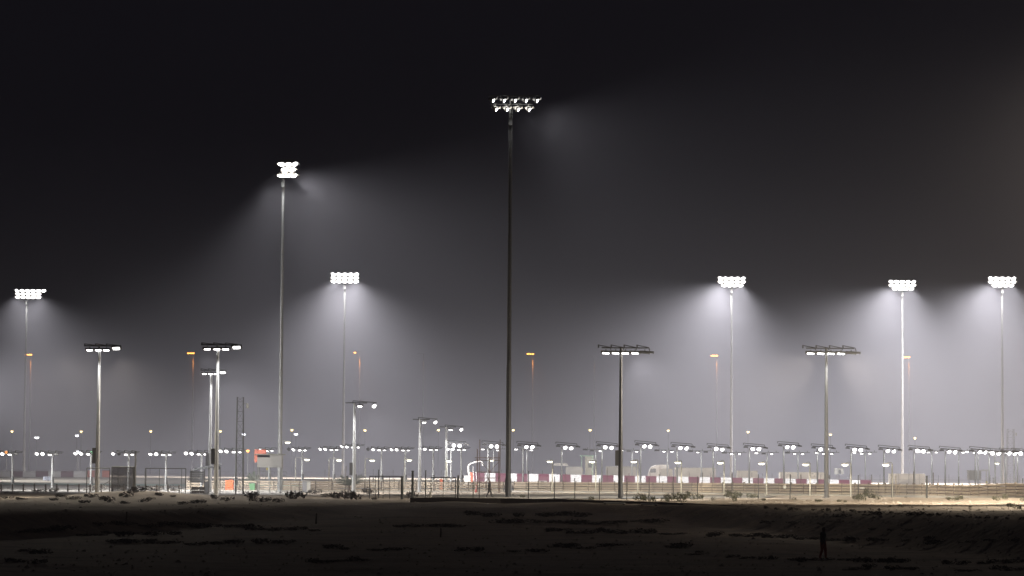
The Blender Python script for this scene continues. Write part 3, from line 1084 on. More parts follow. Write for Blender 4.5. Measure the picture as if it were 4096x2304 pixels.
for fr in (.30, .62, .95):
    b = MB()
    for (p, h), (q, h2) in zip(tops, tops[1:]):
        b.cyl(p + Vector((0, -.055, 1.95 * fr)), q + Vector((0, -.055, 1.95 * fr)), .008, .008, 4, False)
    b.build('wire', M['wire'], t)
for x, ya, yb, D, lab in ((3707, 1904, 1990, 286, 'thick dark fence post standing alone on the lit sand'),):
    p = at(x, 1990, D)
    t = thing('fence_post', (p.x, p.y, gz(p)), lab, 'post')
    h = at(x, ya, D).z - gz(p)
    MB().cyl((0, 0, -.1), (0, 0, h), .11, .10, 9).build('shaft', M['fence'], t)
    MB().box((0, 0, h), (.26, .26, .05)).build('cap', M['fence'], t)


def gate(x0, x1, ytop, D, label, brace=False, net=False, heavy=None, mid=(), zlow=.15):
    a, b_ = at(x0, 1975, D), at(x1, 1975, D)
    za, zb = gz(a), gz(b_)
    t = thing('gate', (a.x, a.y, za), label, 'gate', 'mesh gates and panels of the fence')
    W = b_.x - a.x
    H = at((x0 + x1) / 2, ytop, D).z - (za + zb) / 2
    r = .045
    MB().cyl((0, 0, 0), (0, 0, H), r, r, 8).build('frame_post', M['fence'], t)
    MB().cyl((W, 0, zb - za), (W, 0, H), r if not heavy else heavy, r if not heavy else heavy, 8).build('frame_post', M['fence'], t)
    MB().cyl((0, 0, H), (W, 0, H), r, r, 8).build('top_rail', M['fence'], t)
    MB().cyl((0, 0, zlow), (W, 0, zlow), r * .7, r * .7, 8).build('bottom_rail', M['fence'], t)
    if brace:
        MB().cyl((0, -.03, zlow + .1), (W, -.03, H * .55), .03, .03, 6).build('brace', M['weather'], t)
    for m_ in mid:
        MB().cyl((W * m_, 0, 0), (W * m_, 0, H), .028, .028, 6).build('upright', M['fence'], t)
    if net:
        MB().box((W / 2, .02, H * .52), (W * .98, .012, H * .93)).build('shade_net', M['net'], t)
    return t


gate(346, 438, 1870, 282, 'open tube gate with a slanting brace on the mound, paved apron behind', True, False)
gate(446, 536, 1868, 282.4, 'dark netted gate panel on the mound between tube posts', False, True, .13, (.28, .98))
gate(580, 742, 1874, 300, 'plain wire panel between thin posts in front of the paved apron', False, False, None, (.02, .35, .9))
gate(1478, 1608, 1906, 283, 'wide tube gate with one thick post, standing by the rounded shrub', False, False, .14, (.18, .42, .62), .4)
gate(1724, 1822, 1911, 279, 'narrow tube gate near the walking man, cross rails low down', False, False, None, (.5,), .3)
for x, yt, D, lab, r in ((1650, 1884, 280, 'thick dark fence post at the end of the low wall', .13), (1832, 1903, 279, 'thick dark fence post beside the narrow gate', .10),
                         (1702, 1882, 290, 'thin dark fence post between the two tube gates', .07),
                         (540, 1806, 284, 'tall thin grey pole beside the netted gate panel', .09), (1514, 1880, 292, 'thin dark post behind the wide tube gate', .06)):
    p = at(x, 1985, D)
    t = thing('fence_post', (p.x, p.y, gz(p)), lab, 'post')
    h = at(x, yt, D).z - gz(p)
    MB().cyl((0, 0, -.1), (0, 0, h), r, r * .92, 9).build('shaft', M['fence'] if x != 540 else M['weather'], t)
    MB().box((0, 0, h), (r * 2.4, r * 2.4, .05)).build('cap', M['fence'], t)
p = at(1721, 1985, 278)
t = thing('pale_bollard', (p.x, p.y, gz(p)), 'short pale bollard in front of the narrow tube gate', 'bollard')
MB().cyl((0, 0, 0), (0, 0, .75), .13, .11, 10).build('shaft', M['concrete'], t, True)
MB().cyl((0, 0, .75), (0, 0, .86), .13, .06, 10).build('cap', M['concrete'], t, True)

# ------------------------------------------------------------------ marshal cabin on legs
D = 345
p0 = at(1076, 1962, D)
z0 = gz(p0)
ppm = FPX / D


def cx(x):
    return (x - 1076) / ppm


def cz(y):
    return at(1076, y, D).z - z0


t = thing('marshal_cabin', (p0.x, p0.y, z0), 'white boxy marshal cabin raised on legs with railed platform and ladder', 'cabin')
zb, zt = cz(1870), cz(1820)
wl, wr = cx(1027), cx(1125)
MB().box(((wl + wr) / 2, 1.2, (zb + zt) / 2), (wr - wl - .02, 2.35, zt - zb)).build('body', M['white'], t)
zm = zb + (zt - zb) * .52
midx = cx(1079)
for xa, xb, za, zc in ((wl, midx, zb, zm), (wl, midx, zm, zt - .30), (midx, wr, zb, zm), (midx, wr, zm, zt)):
    MB().box(((xa + xb) / 2, 0, (za + zc) / 2), (xb - xa - .05, .06, zc - za - .05)).build('wall_panel', M['white'], t)
MB().box(((wl + midx) / 2, .0, zt - .15), (midx - wl - .06, .05, .26)).build('window', M['glass'], t)
MB().box(((wl + wr) / 2 + .02, 1.1, zt + .07), (wr - wl + .5, 3.0, .13)).build('roof', M['pale'], t)
for xx, yy in ((wl + .1, .1), (midx, .1), (wr - .1, .1), (wl + .1, 2.2), (wr - .1, 2.2)):
    MB().cyl((xx, yy, 0), (xx, yy, zb), .06, .06, 8).build('leg', M['galv'], t)
pf = cz(1921)
MB().box(((wl + wr) / 2 + .3, -.7, pf), (wr - wl + .9, 1.3, .10)).build('platform', M['galv'], t)
for zz in (.55, 1.05):
    MB().cyl((wl - .1, -1.3, pf + zz), (wr + .7, -1.3, pf + zz), .025, .025, 6).build('handrail', M['galv'], t)
for k in range(9):
    xx = wl - .1 + (wr - wl + .8) * k / 8
    MB().cyl((xx, -1.3, pf), (xx, -1.3, pf + 1.05), .022, .022, 6).build('baluster', M['galv'], t)
st = MB()
xa, xb = cx(1104), cx(1122)
for off in (-.25, .25):
    st.cyl((xa + off, -1.35, pf), (xb + off, -1.9, 0), .035, .035, 6)
for k in range(7):
    q = (k + .5) / 7
    st.box((xa + (xb - xa) * q, -1.35 - .55 * q, pf * (1 - q)), (.5, .14, .03))
st.build('ladder', M['galv'], t)
MB().box((cx(1068), -.05, cz(1876)), (.22, .1, .28)).build('warning_plate', M['yellow'], t)

# orange banner frame beyond the cabin
p = at(1030, 1880, 400)
t = thing('orange_banner', (p.x, p.y, gz(p)), 'tall orange banner standing behind the white marshal cabin', 'banner')
za, zb2 = at(1030, 1849, 400).z - gz(p), at(1030, 1798, 400).z - gz(p)
MB().box((-.25, 0, (za + zb2) / 2), (.42, .05, zb2 - za)).box((.55, .01, zb2 - .3), (1.25, .05, .62)).build('cloth', M['orange'], t)
MB().cyl((-.5, .05, 0), (-.5, .05, zb2), .04, .04, 6).cyl((1.2, .05, 0), (1.2, .05, zb2), .04, .04, 6).build('pole', M['weather'], t)

# ------------------------------------------------------------------ lean-to shed
D = 335
p0 = at(825, 1962, D)
z0 = gz(p0)
ppm = FPX / D
t = thing('lean_to_shed', (p0.x, p0.y, z0), 'grey lean-to shed with a sloping corrugated roof and block base', 'shed')


def sx(x):
    return (x - 825) / ppm


def sz(y):
    return at(825, y, D).z - z0


for k in range(14):                              # corrugated roof sheets, one by one
    a = sx(770) + (sx(885) - sx(770)) * k / 14
    e = sx(770) + (sx(885) - sx(770)) * (k + 1) / 14
    zl = sz(1880) + (sz(1860) - sz(1880)) * (k + .5) / 14
    MB().box(((a + e) / 2, -.3, zl + (.03 if k % 2 else 0)), (e - a - .004, 3.2, .04), Matrix.Rotation(-.13, 3, 'Y') @ Matrix.Rotation(.10, 3, 'X')) \
        .build('roof_sheet', M['sheet'], t)
MB().box((sx(872), -1.85, sz(1872)), (.75, .10, .42), Matrix.Rotation(-.15, 3, 'Y')).build('gable_board', M['dark'], t)
for k in range(5):
    zz = sz(1930) + (sz(1885) - sz(1930)) * (k + .5) / 5
    MB().box((sx(790), -.9, zz), (sx(822) - sx(765), .08, (sz(1885) - sz(1930)) / 5 - .03)).build('wall_plank', M['grey'], t)
for k in range(5):
    for r in range(2):
        MB().box((sx(775) + k * .32, -.95, .22 + r * .40), (.28, .35, .36)).build('block', M['block'], t)
for x in (768, 822, 838, 884):
    MB().cyl((sx(x), -1.2, 0), (sx(x), -1.2, sz(1878 if x < 830 else 1868)), .055, .055, 8).build('leg', M['weather'], t)
MB().box((sx(830), -.6, .75), (.5, .5, 1.5)).build('cupboard', M['grey'], t)


# ------------------------------------------------------------------ bins, cabinet, cones
def place(name, x, y, label, cat, fy=0):
    p = GT(x, y)
    return thing(name, (p.x, p.y + fy, gz(p)), label, cat), FPX / p.y


t, k = place('orange_water_barrier', 918, 1964, 'stack of orange plastic barrier blocks in front of the guardrail', 'barrier')
for r in range(5):
    MB().prism([(-.28, 0), (.28, 0), (.24, .10), (.28, .2), (.24, .285), (-.24, .285), (-.28, .2), (-.24, .10)], (-.52, 0, r * .29 + .01), (.52, 0, r * .29 + .01),
               (0, 1, 0), (0, 0, 1)).build('block', M['orange'], t)
t, k = place('wheelie_bin', 1009, 1964, 'green wheeled bin with a dark lid in front of the guardrail', 'bin')
b = MB()
for zz, hw, hd in ((.12, .30, .30), (1.0, .40, .38)):
    for dx, dy in ((-1, -1), (1, -1), (1, 1), (-1, 1)):
        b.v.append(Vector((dx * hw, dy * hd, zz)))
for f in ((0, 3, 2, 1), (4, 5, 6, 7), (0, 1, 5, 4), (1, 2, 6, 5), (2, 3, 7, 6), (3, 0, 4, 7)):
    b.f.append(list(f))
b.build('body', M['green'], t)
MB().box((0, -.02, 1.05), (.88, .84, .09)).box((0, .4, 1.08), (.6, .08, .06)).build('lid', M['dark'], t)
for s_ in (-1, 1):
    MB().cyl((s_ * .30, .30, .12), (s_ * .38, .30, .12), .12, .12, 12).build('wheel', M['dark'], t)
t, k = place('electrical_cabinet', 1226, 1972, 'grey metal electrical cabinet with a pale side on the sand', 'cabinet')
MB().box((0, 0, .75), (.98, .7, 1.42)).build('body', M['grey'], t)
MB().box((.0, 0, 1.49), (1.1, .8, .06)).build('roof', M['pale'], t)
MB().box((-.22, -.36, .75), (.46, .02, 1.3)).build('door', M['grey'], t)
MB().box((.27, -.36, .75), (.42, .02, 1.3)).build('door', M['pale'], t)
MB().box((0, 0, .04), (1.05, .75, .10)).build('plinth', M['concrete'], t)
t, k = place('traffic_cone', 1905, 1970, 'tall red traffic cone beside the scaffold tower', 'cone')
MB().cyl((0, 0, .06), (0, 0, 1.05), .17, .05, 12).build('cone', M['red'], t, True)
MB().box((0, 0, .03), (.5, .5, .06)).build('base', M['red'], t)
for zc in (.45, .7):
    MB().cyl((0, 0, zc), (0, 0, zc + .10), .128 - (zc - .45) * .11, .118 - (zc - .45) * .11, 12).build('band', M['pale'], t)

# ------------------------------------------------------------------ scaffold tower and white pipe arch
D = 372
p0 = at(1958, 1966, D)
z0 = gz(p0)
ppm = FPX / D
t = thing('scaffold_tower', (p0.x, p0.y, z0), 'rusty tube scaffold tower with two decks beside the tall dark mast', 'scaffold')


def fx(x):
    return (x - 1958) / ppm


def fz(y):
    return at(1958, y, D).z - z0


for x in (1908, 1918, 1957, 1994, 1999):
    for yy in (0, 2.2) if x in (1908, 1957, 1999) else (0,):
        MB().cyl((fx(x), yy, 0), (fx(x), yy, fz({1908: 1796, 1918: 1758, 1957: 1835, 1994: 1775, 1999: 1758}[x])), .05, .05, 7).build('standard', M['rust'], t)
for y in (1831, 1841, 1888, 1912, 1931):
    for yy in (-.06, 2.26):
        MB().cyl((fx(1898 if y < 1850 else 1908), yy, fz(y)), (fx(2000), yy, fz(y)), .045, .045, 7).build('ledger', M['rust'], t)
for y in (1832, 1890):
    for q in range(4):
        MB().box((fx(1954), .3 + q * .5, fz(y) + .02), (fx(1999) - fx(1910), .42, .05)).build('deck_board', M['rust'], t)
for xa, ya, xb, yb in ((1958, 1888, 1996, 1845), (1920, 1845, 1956, 1885), (1960, 1928, 1940, 1892), (1912, 1960, 1955, 1915)):
    MB().cyl((fx(xa), -.1, fz(ya)), (fx(xb), -.1, fz(yb)), .035, .035, 6).build('brace', M['rust'], t)

D = 440
p0 = at(1878, 1935, D)
t = thing('white_pipe_arch', (p0.x, p0.y, gz(p0)), 'white curved pipe arching over from beside the orange barrier end', 'pipe')
b = MB()
pp = [at(x, y, D) - t.location for x, y in ((1880, 1935), (1878, 1905), (1874, 1880), (1873, 1868), (1877, 1858), (1885, 1853), (1898, 1849), (1912, 1846), (1922, 1845),
                                            (1928, 1848), (1930, 1855), (1931, 1862))]
pp[0].z = 0
b.tube(pp, [.17, .17, .16, .15, .15, .14, .13, .12, .12, .13, .13, .13], 8).build('pipe', M['white'], t, True)
for x, y in ((1892, 1866), (1904, 1885)):
    q = at(x, y, D) - t.location
    MB().cyl((q.x + .15, 0, 0), (q.x, 0, q.z), .06, .06, 7).build('prop', M['white'], t)
MB().box((-.35, 0, .65), (.9, .5, 1.3)).build('base_block', M['white'], t)
p0 = at(1885, 1930, 455)
t = thing('orange_end_block', (p0.x, p0.y, gz(p0)), 'upright orange block closing the maroon and white barrier end', 'barrier')
hh = at(1885, 1890, 455).z - gz(p0)
MB().box((0, 0, hh / 2), (.5, .9, hh)).build('block', M['orange'], t)
MB().box((0, -.46, hh * .5), (.3, .03, hh * .8)).build('face_plate', M['orange'], t)
p0 = at(1765, 1915, 404)
t = thing('orange_end_block', (p0.x, p0.y, gz(p0)), 'small orange block ending the plain grey rail barrier', 'barrier')
MB().box((0, 0, .75), (.42, .5, 1.5)).build('block', M['orange'], t)
MB().box((0, -.26, .8), (.26, .03, 1.1)).build('face_plate', M['orange'], t)

# ------------------------------------------------------------------ lattice towers


def lattice(x0, x1, ytop, D, ybase, label, m, cam_box=True):
    a = at((x0 + x1) / 2, ybase, D)
    z0 = gz(a)
    H = at((x0 + x1) / 2, ytop, D).z - z0
    W = (x1 - x0) / FPX * D
    t = thing('lattice_tower', (a.x, a.y, z0), label, 'tower', 'lattice towers')
    h = W / 2
    for dx, dy in ((-h, -h), (h, -h), (h, h), (-h, h)):
        MB().cyl((dx * 1.15, dy * 1.15, 0), (dx * .92, dy * .92, H), .06 if dx > 0 else .045, .045, 6).build('leg', m, t)
    n = int(H / 1.05)
    for k in range(n):
        z = (k + .5) * H / n
        f = 1.15 - .23 * z / H
        f2 = 1.15 - .23 * (z + H / n) / H
        b = MB()
        cs = [(-h * f, -h * f), (h * f, -h * f), (h * f, h * f), (-h * f, h * f)]
        c2 = [(-h * f2, -h * f2), (h * f2, -h * f2), (h * f2, h * f2), (-h * f2, h * f2)]
        zt = min(H, z + H / n)
        for i in range(4):
            j = (i + 1) % 4
            b.cyl((*cs[i], z), (*cs[j], z), .014, .014, 4, False)
            u, v = (i, j) if k % 2 else (j, i)
            b.cyl((*cs[u], z), (*c2[v], zt), .012, .012, 4, False)
        b.build('lattice_bay', m, t)
    if cam_box:
        o = MB().cyl((h + .05, -.1, H - .75), (h + .45, -.1, H - .75), .03, .03, 6).cyl((h + .45, -.1, H - .75), (h + .45, -.1, H - 1.3), .13, .17, 10).build('camera', M['pale'], t)
    return t


lattice(944, 970, 1588, 330, 1962, 'slim dark lattice tower with a camera between shed and cabin', M['weather'])
lattice(4030, 4056, 1716, 560, 1930, 'faint hazy lattice tower next to the tall lit mast', M['weather'])


# ------------------------------------------------------------------ palms
def palm(x, y, D, hgt, label, fronds):
    p = at(x, y, D)
    z0 = gz(p)
    t = thing('palm_tree', (p.x, p.y, z0), label, 'palm', 'palm trees')
    b = MB()
    for k in range(5):
        b.cyl((0, 0, hgt * k / 5), (0, 0, hgt * (k + 1) / 5), .20, .15, 9)
    b.build('trunk', M['trunk'], t)
    for dx, dz, L in fronds:
        base = Vector((0, 0, hgt))
        ln = math.hypot(dx, dz) or 1
        ux, uz = dx / ln, dz / ln
        yy = random.uniform(-.5, .5)
        pts = []
        for k in range(9):
            s_ = k / 8 * L
            pts.append(base + Vector((ux * s_, yy * s_, uz * s_ - .10 * s_ * s_)))
        b = MB().tube(pts, [.035 * (1 - .08 * k) for k in range(9)], 4)
        for k in range(1, 26):
            s_ = k / 26
            f = s_ * 8
            i = min(7, int(f))
            c = pts[i] + (pts[i + 1] - pts[i]) * (f - i)
            tdir = (pts[i + 1] - pts[i]).normalized()
            for sg in (-1, 1):
                side = tdir.cross(Vector((0, 1, 0.1))).normalized() * sg
                tip = c + (side * .55 + tdir * .55 + Vector((0, random.uniform(-.25, .25), -.10))) * (.62 * (1 - .6 * s_) + .08)
                wv = tdir * .035
                b.poly([c - wv, c + wv, tip])
        b.build('frond', M['palm'], t)
    return t


palm(1396, 1902, 380, 0.9, 'palm tree with wide spreading fronds behind the guardrail', [(-1.6, 1.3, 2.2), (-1.1, 1.6, 2.0), (-.3, 1.8, 1.4), (1.3, 1.6, 2.7), (1.6, 1.5, 2.9),
                                                                                 (1.8, 1.0, 2.2), (-1.9, .8, 1.8), (.6, 1.6, 1.8), (1.1, .5, 1.5)])
palm(1022, 1900, 385, 1.0, 'smaller palm tree tucked beside the white marshal cabin', [(-1.2, 1.4, 1.7), (-1.6, .8, 1.7), (-.3, 1.8, 2.0), (-1.5, .2, 1.5), (.5, 1.6, 1.4), (-.8, 1.7, 1.9), (-1.7, -.2, 1.2)])

# ------------------------------------------------------------------ far huts, vehicles and boards


def far_place(name, x, D, label, cat):
    p = at(x, 1900, D)
    return thing(name, (p.x, p.y, gz(p)), label, cat), p


def H_at(x, y, D, p):
    return at(x, y, D).z - gz(p)


D = 560
k = D / FPX
t, p = far_place('green_canopy_hut', 2350, D, 'pale hut with a mint green canopy roof in the haze', 'hut')
h = H_at(2350, 1826, D, p)
MB().box((.4, 1.0, h * .5), (1.6, 2.0, h)).build('wall', M['pale'], t)
MB().box((-.1, .4, h + .12), (2.7, 3.4, .22)).build('canopy', M['mint'], t)
MB().cyl((-1.2, -1.0, 0), (-1.2, -1.0, h), .07, .07, 7).build('post', M['mint'], t)
MB().cyl((.95, -1.0, 0), (.95, -1.0, h), .07, .07, 7).build('post', M['mint'], t)
MB().box((-.5, -.7, .55), (1.5, .1, 1.1)).build('front_panel', M['mint'], t)
MB().cyl((-1.2, -1.1, h * .42), (-1.2, -1.16, h * .42), .28, .28, 14).build('round_sign', M['yellow'], t)
MB().box((.5, -.02, h * .62), (.7, .06, .8)).build('window', M['glass'], t)

t, p = far_place('white_truck', 2615, 575, 'white lorry with a tall wind deflector, hazy beyond the barrier', 'truck')
b = MB()
b.prism([(-1.1, .7), (1.1, .7), (1.1, 3.3), (.5, 3.3), (-.55, 2.9), (-.9, 2.3), (-1.15, 1.4)], (0, -1.1, 0), (0, 1.1, 0), (1, 0, 0), (0, 0, 1))
b.build('cab', M['white'], t)
MB().prism([(-.92, 1.75), (-.72, 2.5), (.35, 2.5), (.35, 1.75)], (0, -1.125, 0), (0, -1.105, 0), (1, 0, 0), (0, 0, 1)).build('window', M['glass'], t)
MB().box((2.1, 0, 2.0), (1.8, 2.3, 2.7)).build('cargo_box', M['white'], t)
MB().box((1.2, 0, .6), (4.4, 1.6, .22)).build('chassis', M['dark'], t)
for xx in (-.6, 1.9, 2.7):
    for s_ in (-1, 1):
        w_ = MB().cyl((xx, s_ * .95 - .14, .45), (xx, s_ * .95 + .14, .45), .45, .45, 14).build('wheel', M['dark'], t)
        MB().cyl((xx, s_ * 1.1 - .02, .45), (xx, s_ * 1.1 + .02, .45), .2, .2, 10).build('hub', M['pale'], w_)
MB().box((-1.12, -.8, 1.0), (.08, .3, .2)).build('headlight', M['white'], t)
MB().box((-1.12, .8, 1.0), (.08, .3, .2)).build('headlight', M['white'], t)

for x0, x1, yt, D, nm, lab, m in ((2212, 2274, 1852, 555, 'white_tent', 'low white tent roof beyond the barrier near the green hut', 'white'),
                                  (2264, 2330, 1868, 548, 'white_container', 'plain white container wall beside the green canopy hut', 'white'),
                                  (2425, 2545, 1867, 552, 'pale_container', 'long pale container between the dark fan post and the lorry', 'pale'),
                                  (2640, 2690, 1876, 556, 'rosy_container', 'low reddish container beside the hazy lorry', 'pale'),
                                  (2700, 2862, 1872, 560, 'grey_container', 'long greyish container behind the barrier, right of the lorry', 'pale'),
                                  (2950, 3030, 1884, 560, 'grey_container', 'short greyish container beyond the barrier by the lit mast', 'pale'),
                                  (3120, 3300, 1890, 565, 'grey_container', 'long low pale container behind the grey fan post', 'pale'),
                                  (3560, 3700, 1896, 565, 'grey_container', 'long low pale container past the barrier end', 'pale')):
    lab = lab.replace(', right of the lorry', ' past the hazy lorry')
    t, p = far_place(nm, (x0 + x1) / 2, D, lab, 'tent' if 'tent' in nm else 'container')
    W = (x1 - x0) / FPX * D
    h = H_at((x0 + x1) / 2, yt, D, p)
    if 'tent' in nm:
        MB().prism([(-W / 2, h - .55), (W / 2, h - .55), (W / 2 - .25, h - .1), (W / 2 - .6, h), (-W / 2 + .6, h), (-W / 2 + .25, h - .1)], (0, 0, 0), (0, 3, 0), (1, 0, 0), (0, 0, 1)) \
            .build('canopy', M[m], t)
        for xx in (-W / 2 + .1, W / 2 - .1):
            MB().cyl((xx, .1, 0), (xx, .1, h - .5), .06, .06, 7).build('post', M['weather'], t)
    else:
        MB().box((0, 1.2, h / 2), (W, 2.4, h)).build('body', M[m] if 'rosy' not in nm else M['pale'], t)
        n = max(3, int(W / .9))
        for i in range(n):
            MB().box((-W / 2 + (i + .5) * W / n, -.02, h / 2), (W / n * .62, .06, h * .9)).build('wall_panel', M[m], t)
        MB().box((0, 1.2, h + .03), (W + .06, 2.46, .06)).build('roof', M['pale'], t)

# white sign board with a dark window
t, p = far_place('white_sign_board', 3356, 500, 'white board on a single leg with a dark slot above the barrier', 'sign')
zt, zb2 = H_at(3356, 1873, 500, p), H_at(3356, 1897, 500, p)
W = 37 / FPX * 500
MB().box((0, 0, (zt + zb2) / 2), (W, .25, zt - zb2)).build('board', M['white'], t)
MB().box((W * .06, -.14, (zt + zb2) / 2 - .12), (W * .22, .04, (zt - zb2) * .72)).build('slot', M['grey'], t)
MB().cyl((-W * .22, 0, 0), (-W * .22, 0, zb2), .06, .06, 8).build('leg', M['white'], t)

# white cabin by the far posts
t, p = far_place('white_cabin', 3901, 520, 'white raised cabin on legs among the crowded far posts', 'cabin')
zt, zb2 = H_at(3901, 1884, 520, p), H_at(3901, 1920, 520, p)
W = 48 / FPX * 520
MB().box((0, 1.2, (zt + zb2) / 2), (W, 2.4, zt - zb2)).build('body', M['white'], t)
for i in range(4):
    MB().box((-W / 2 + (i + .5) * W / 4, -.02, (zt + zb2) / 2), (W / 4 - .05, .05, zt - zb2 - .1)).build('wall_panel', M['pale'], t)
MB().box((0, 1.2, zt + .06), (W + .2, 2.7, .12)).build('roof', M['pale'], t)
for xx in (-W / 2 + .08, 0, W / 2 - .08):
    MB().cyl((xx, .1, 0), (xx, .1, zb2), .06, .06, 7).build('leg', M['white'], t)
t, p = far_place('white_canopy_stand', 3940, 515, 'small white flat canopy on one post beside the white raised cabin', 'canopy')
zt = H_at(3940, 1881, 515, p)
MB().box((0, 0, zt), (1.0, 1.0, .28)).build('canopy', M['white'], t)
MB().cyl((.25, 0, 0), (.25, 0, zt), .11, .11, 8).build('post', M['white'], t)
MB().cyl((.25, -.14, zt * .25), (.25, -.19, zt * .25), .22, .22, 12).build('round_sign', M['yellow'], t)

# catch-fence posts behind the barrier, one fence
t = None
b0 = at(1300, 1890, 552)
t = thing('catch_fence', (b0.x, b0.y, gz(b0)), 'far catch fence of thin grey posts on the skyline', 'fence')
FPM = MB().cyl((0, 0, 0), (0, 0, 1), .045, .04, 5).mesh('post', M['weather'])
x = 1300
while x < 4090:
    p = at(x, 1890, 552)
    z0 = gz(p)
    h = (2.0 if x > 2900 else 1.9) + random.uniform(-.1, .1)
    link('post', FPM, t, Vector((p.x, p.y, z0)) - t.location, None, (1, 1, h))
    x += 40 + random.uniform(-4, 4)


# ------------------------------------------------------------------ shrubs
def shrub_mesh(seed, m, n=150, flat=0.5):
    r = random.Random(seed)
    b = MB()
    lobes = [(r.uniform(-.75, .75), r.uniform(-.4, .4), r.uniform(.15, .42), r.uniform(.25, .5)) for _ in range(6)]
    for k in range(8):
        a = r.uniform(0, 6.28)
        b.cyl((0, 0, -.1), (.7 * math.cos(a), .4 * math.sin(a), r.uniform(.3, .6)), .02, .008, 4, False)
    for k in range(n):
        lx, ly, lz, lr = r.choice(lobes)
        a, u = r.uniform(0, 6.28), r.uniform(-1, 1)
        s = lr * r.uniform(.6, 1.05)
        c = Vector((lx + s * math.cos(a) * math.sqrt(1 - u * u), ly + s * math.sin(a) * math.sqrt(1 - u * u), max(-.02, lz + s * u * .8)))
        d = Vector((r.uniform(-1, 1), r.uniform(-1, 1), r.uniform(-.2, 1.2))).normalized() * r.uniform(.10, .22)
        e = d.cross(Vector((r.uniform(-1, 1), r.uniform(-1, 1), r.uniform(-1, 1)))).normalized() * r.uniform(.05, .09)
        b.poly([c - e, c + e, c + d + e * .3, c + d - e * .3])
    return b.mesh('desert_shrub', m)


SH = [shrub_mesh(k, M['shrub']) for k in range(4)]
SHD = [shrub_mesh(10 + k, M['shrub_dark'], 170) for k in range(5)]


def shrub(x, y, wpx, hpx, meshes, label, group):
    p = GT(x, y)
    k = p.y / FPX
    o = link('desert_shrub', random.choice(meshes), None, (p.x, p.y, p.z), (0, 0, random.uniform(-.5, .5)),
             (wpx * k / 2.1, wpx * k / 2.1, hpx * k / .85))
    tag(o, label, 'shrub', group)


L1 = 'dry shrub growing on the lit sand in front of the fence'
for x, y, wd, h in ((2560, 2004, 70, 28), (2600, 2006, 50, 22), (2670, 2003, 60, 26), (2720, 2007, 80, 34), (2770, 1999, 60, 30), (2800, 1998, 45, 22), (2660, 2008, 40, 18),
                    (2850, 2002, 26, 12), (2930, 1995, 70, 30), (2950, 1992, 50, 26), (3010, 1993, 70, 18), (2938, 2006, 34, 18), (3055, 2004, 26, 10), (3177, 2002, 20, 12),
                    (3275, 2008, 44, 10), (3355, 2009, 30, 9), (3380, 2010, 22, 8), (3440, 2004, 60, 26), (3480, 1992, 60, 32), (3510, 1998, 50, 18), (3420, 2000, 40, 16),
                    (3622, 1992, 14, 6), (3795, 2000, 30, 12), (3820, 2003, 34, 14), (3840, 1999, 40, 16), (3990, 2003, 50, 16), (4020, 1998, 40, 18), (4040, 2030, 50, 16),
                    (4070, 2038, 40, 16), (4092, 2005, 30, 16), (2365, 2000, 36, 14), (2090, 1992, 30, 12), (3610, 2030, 14, 7), (3715, 2030, 12, 7), (3880, 2033, 24, 9), (3600, 2028, 12, 8),
                    (3560, 2030, 16, 6), (3650, 2033, 10, 6)):
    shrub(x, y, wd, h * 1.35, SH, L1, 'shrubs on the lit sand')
L2 = 'low dark shrub growing on the dim sand mound before the shed'
for x, y, wd, h in ((160, 1972, 60, 16), (215, 1968, 50, 18), (40, 1976, 60, 10), (390, 1962, 90, 22), (470, 1956, 70, 22), (560, 1966, 90, 24), (610, 1964, 90, 22), (680, 1958, 70, 20),
                    (500, 1990, 60, 22), (420, 2000, 50, 18), (360, 1990, 60, 18), (435, 2010, 46, 26), (330, 2012, 60, 14), (505, 2016, 60, 12), (580, 2010, 50, 16), (300, 1998, 60, 14),
                    (250, 1990, 70, 14), (210, 2002, 50, 12), (640, 1984, 50, 14), (530, 1975, 60, 16), (600, 2000, 40, 12), (690, 1990, 36, 9), (860, 1996, 44, 14), (905, 2004, 56, 14),
                    (1000, 1990, 90, 20), (1015, 2005, 50, 18), (1060, 2008, 60, 16), (1110, 2010, 50, 14), (1170, 1996, 110, 26), (1255, 1976, 60, 16), (800, 2014, 80, 12), (740, 2018, 60, 10),
                    (1340, 1994, 90, 22), (1385, 1996, 80, 28), (1430, 1998, 70, 24), (1310, 1990, 50, 14), (1640, 1992, 60, 22), (1500, 2000, 30, 8), (700, 1966, 40, 14), (90, 2000, 70, 10), (20, 1995, 60, 10)):
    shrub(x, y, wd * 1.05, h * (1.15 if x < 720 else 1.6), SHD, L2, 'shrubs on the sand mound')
shrub(1475, 1977, 66, 34, SHD, 'rounded dark shrub in front of the wide tube gate', None)
L3 = 'low black shrub lying on the unlit foreground slope'
LP = 'low black shrub by the feet of the person in red trousers'
rf = random.Random(3)
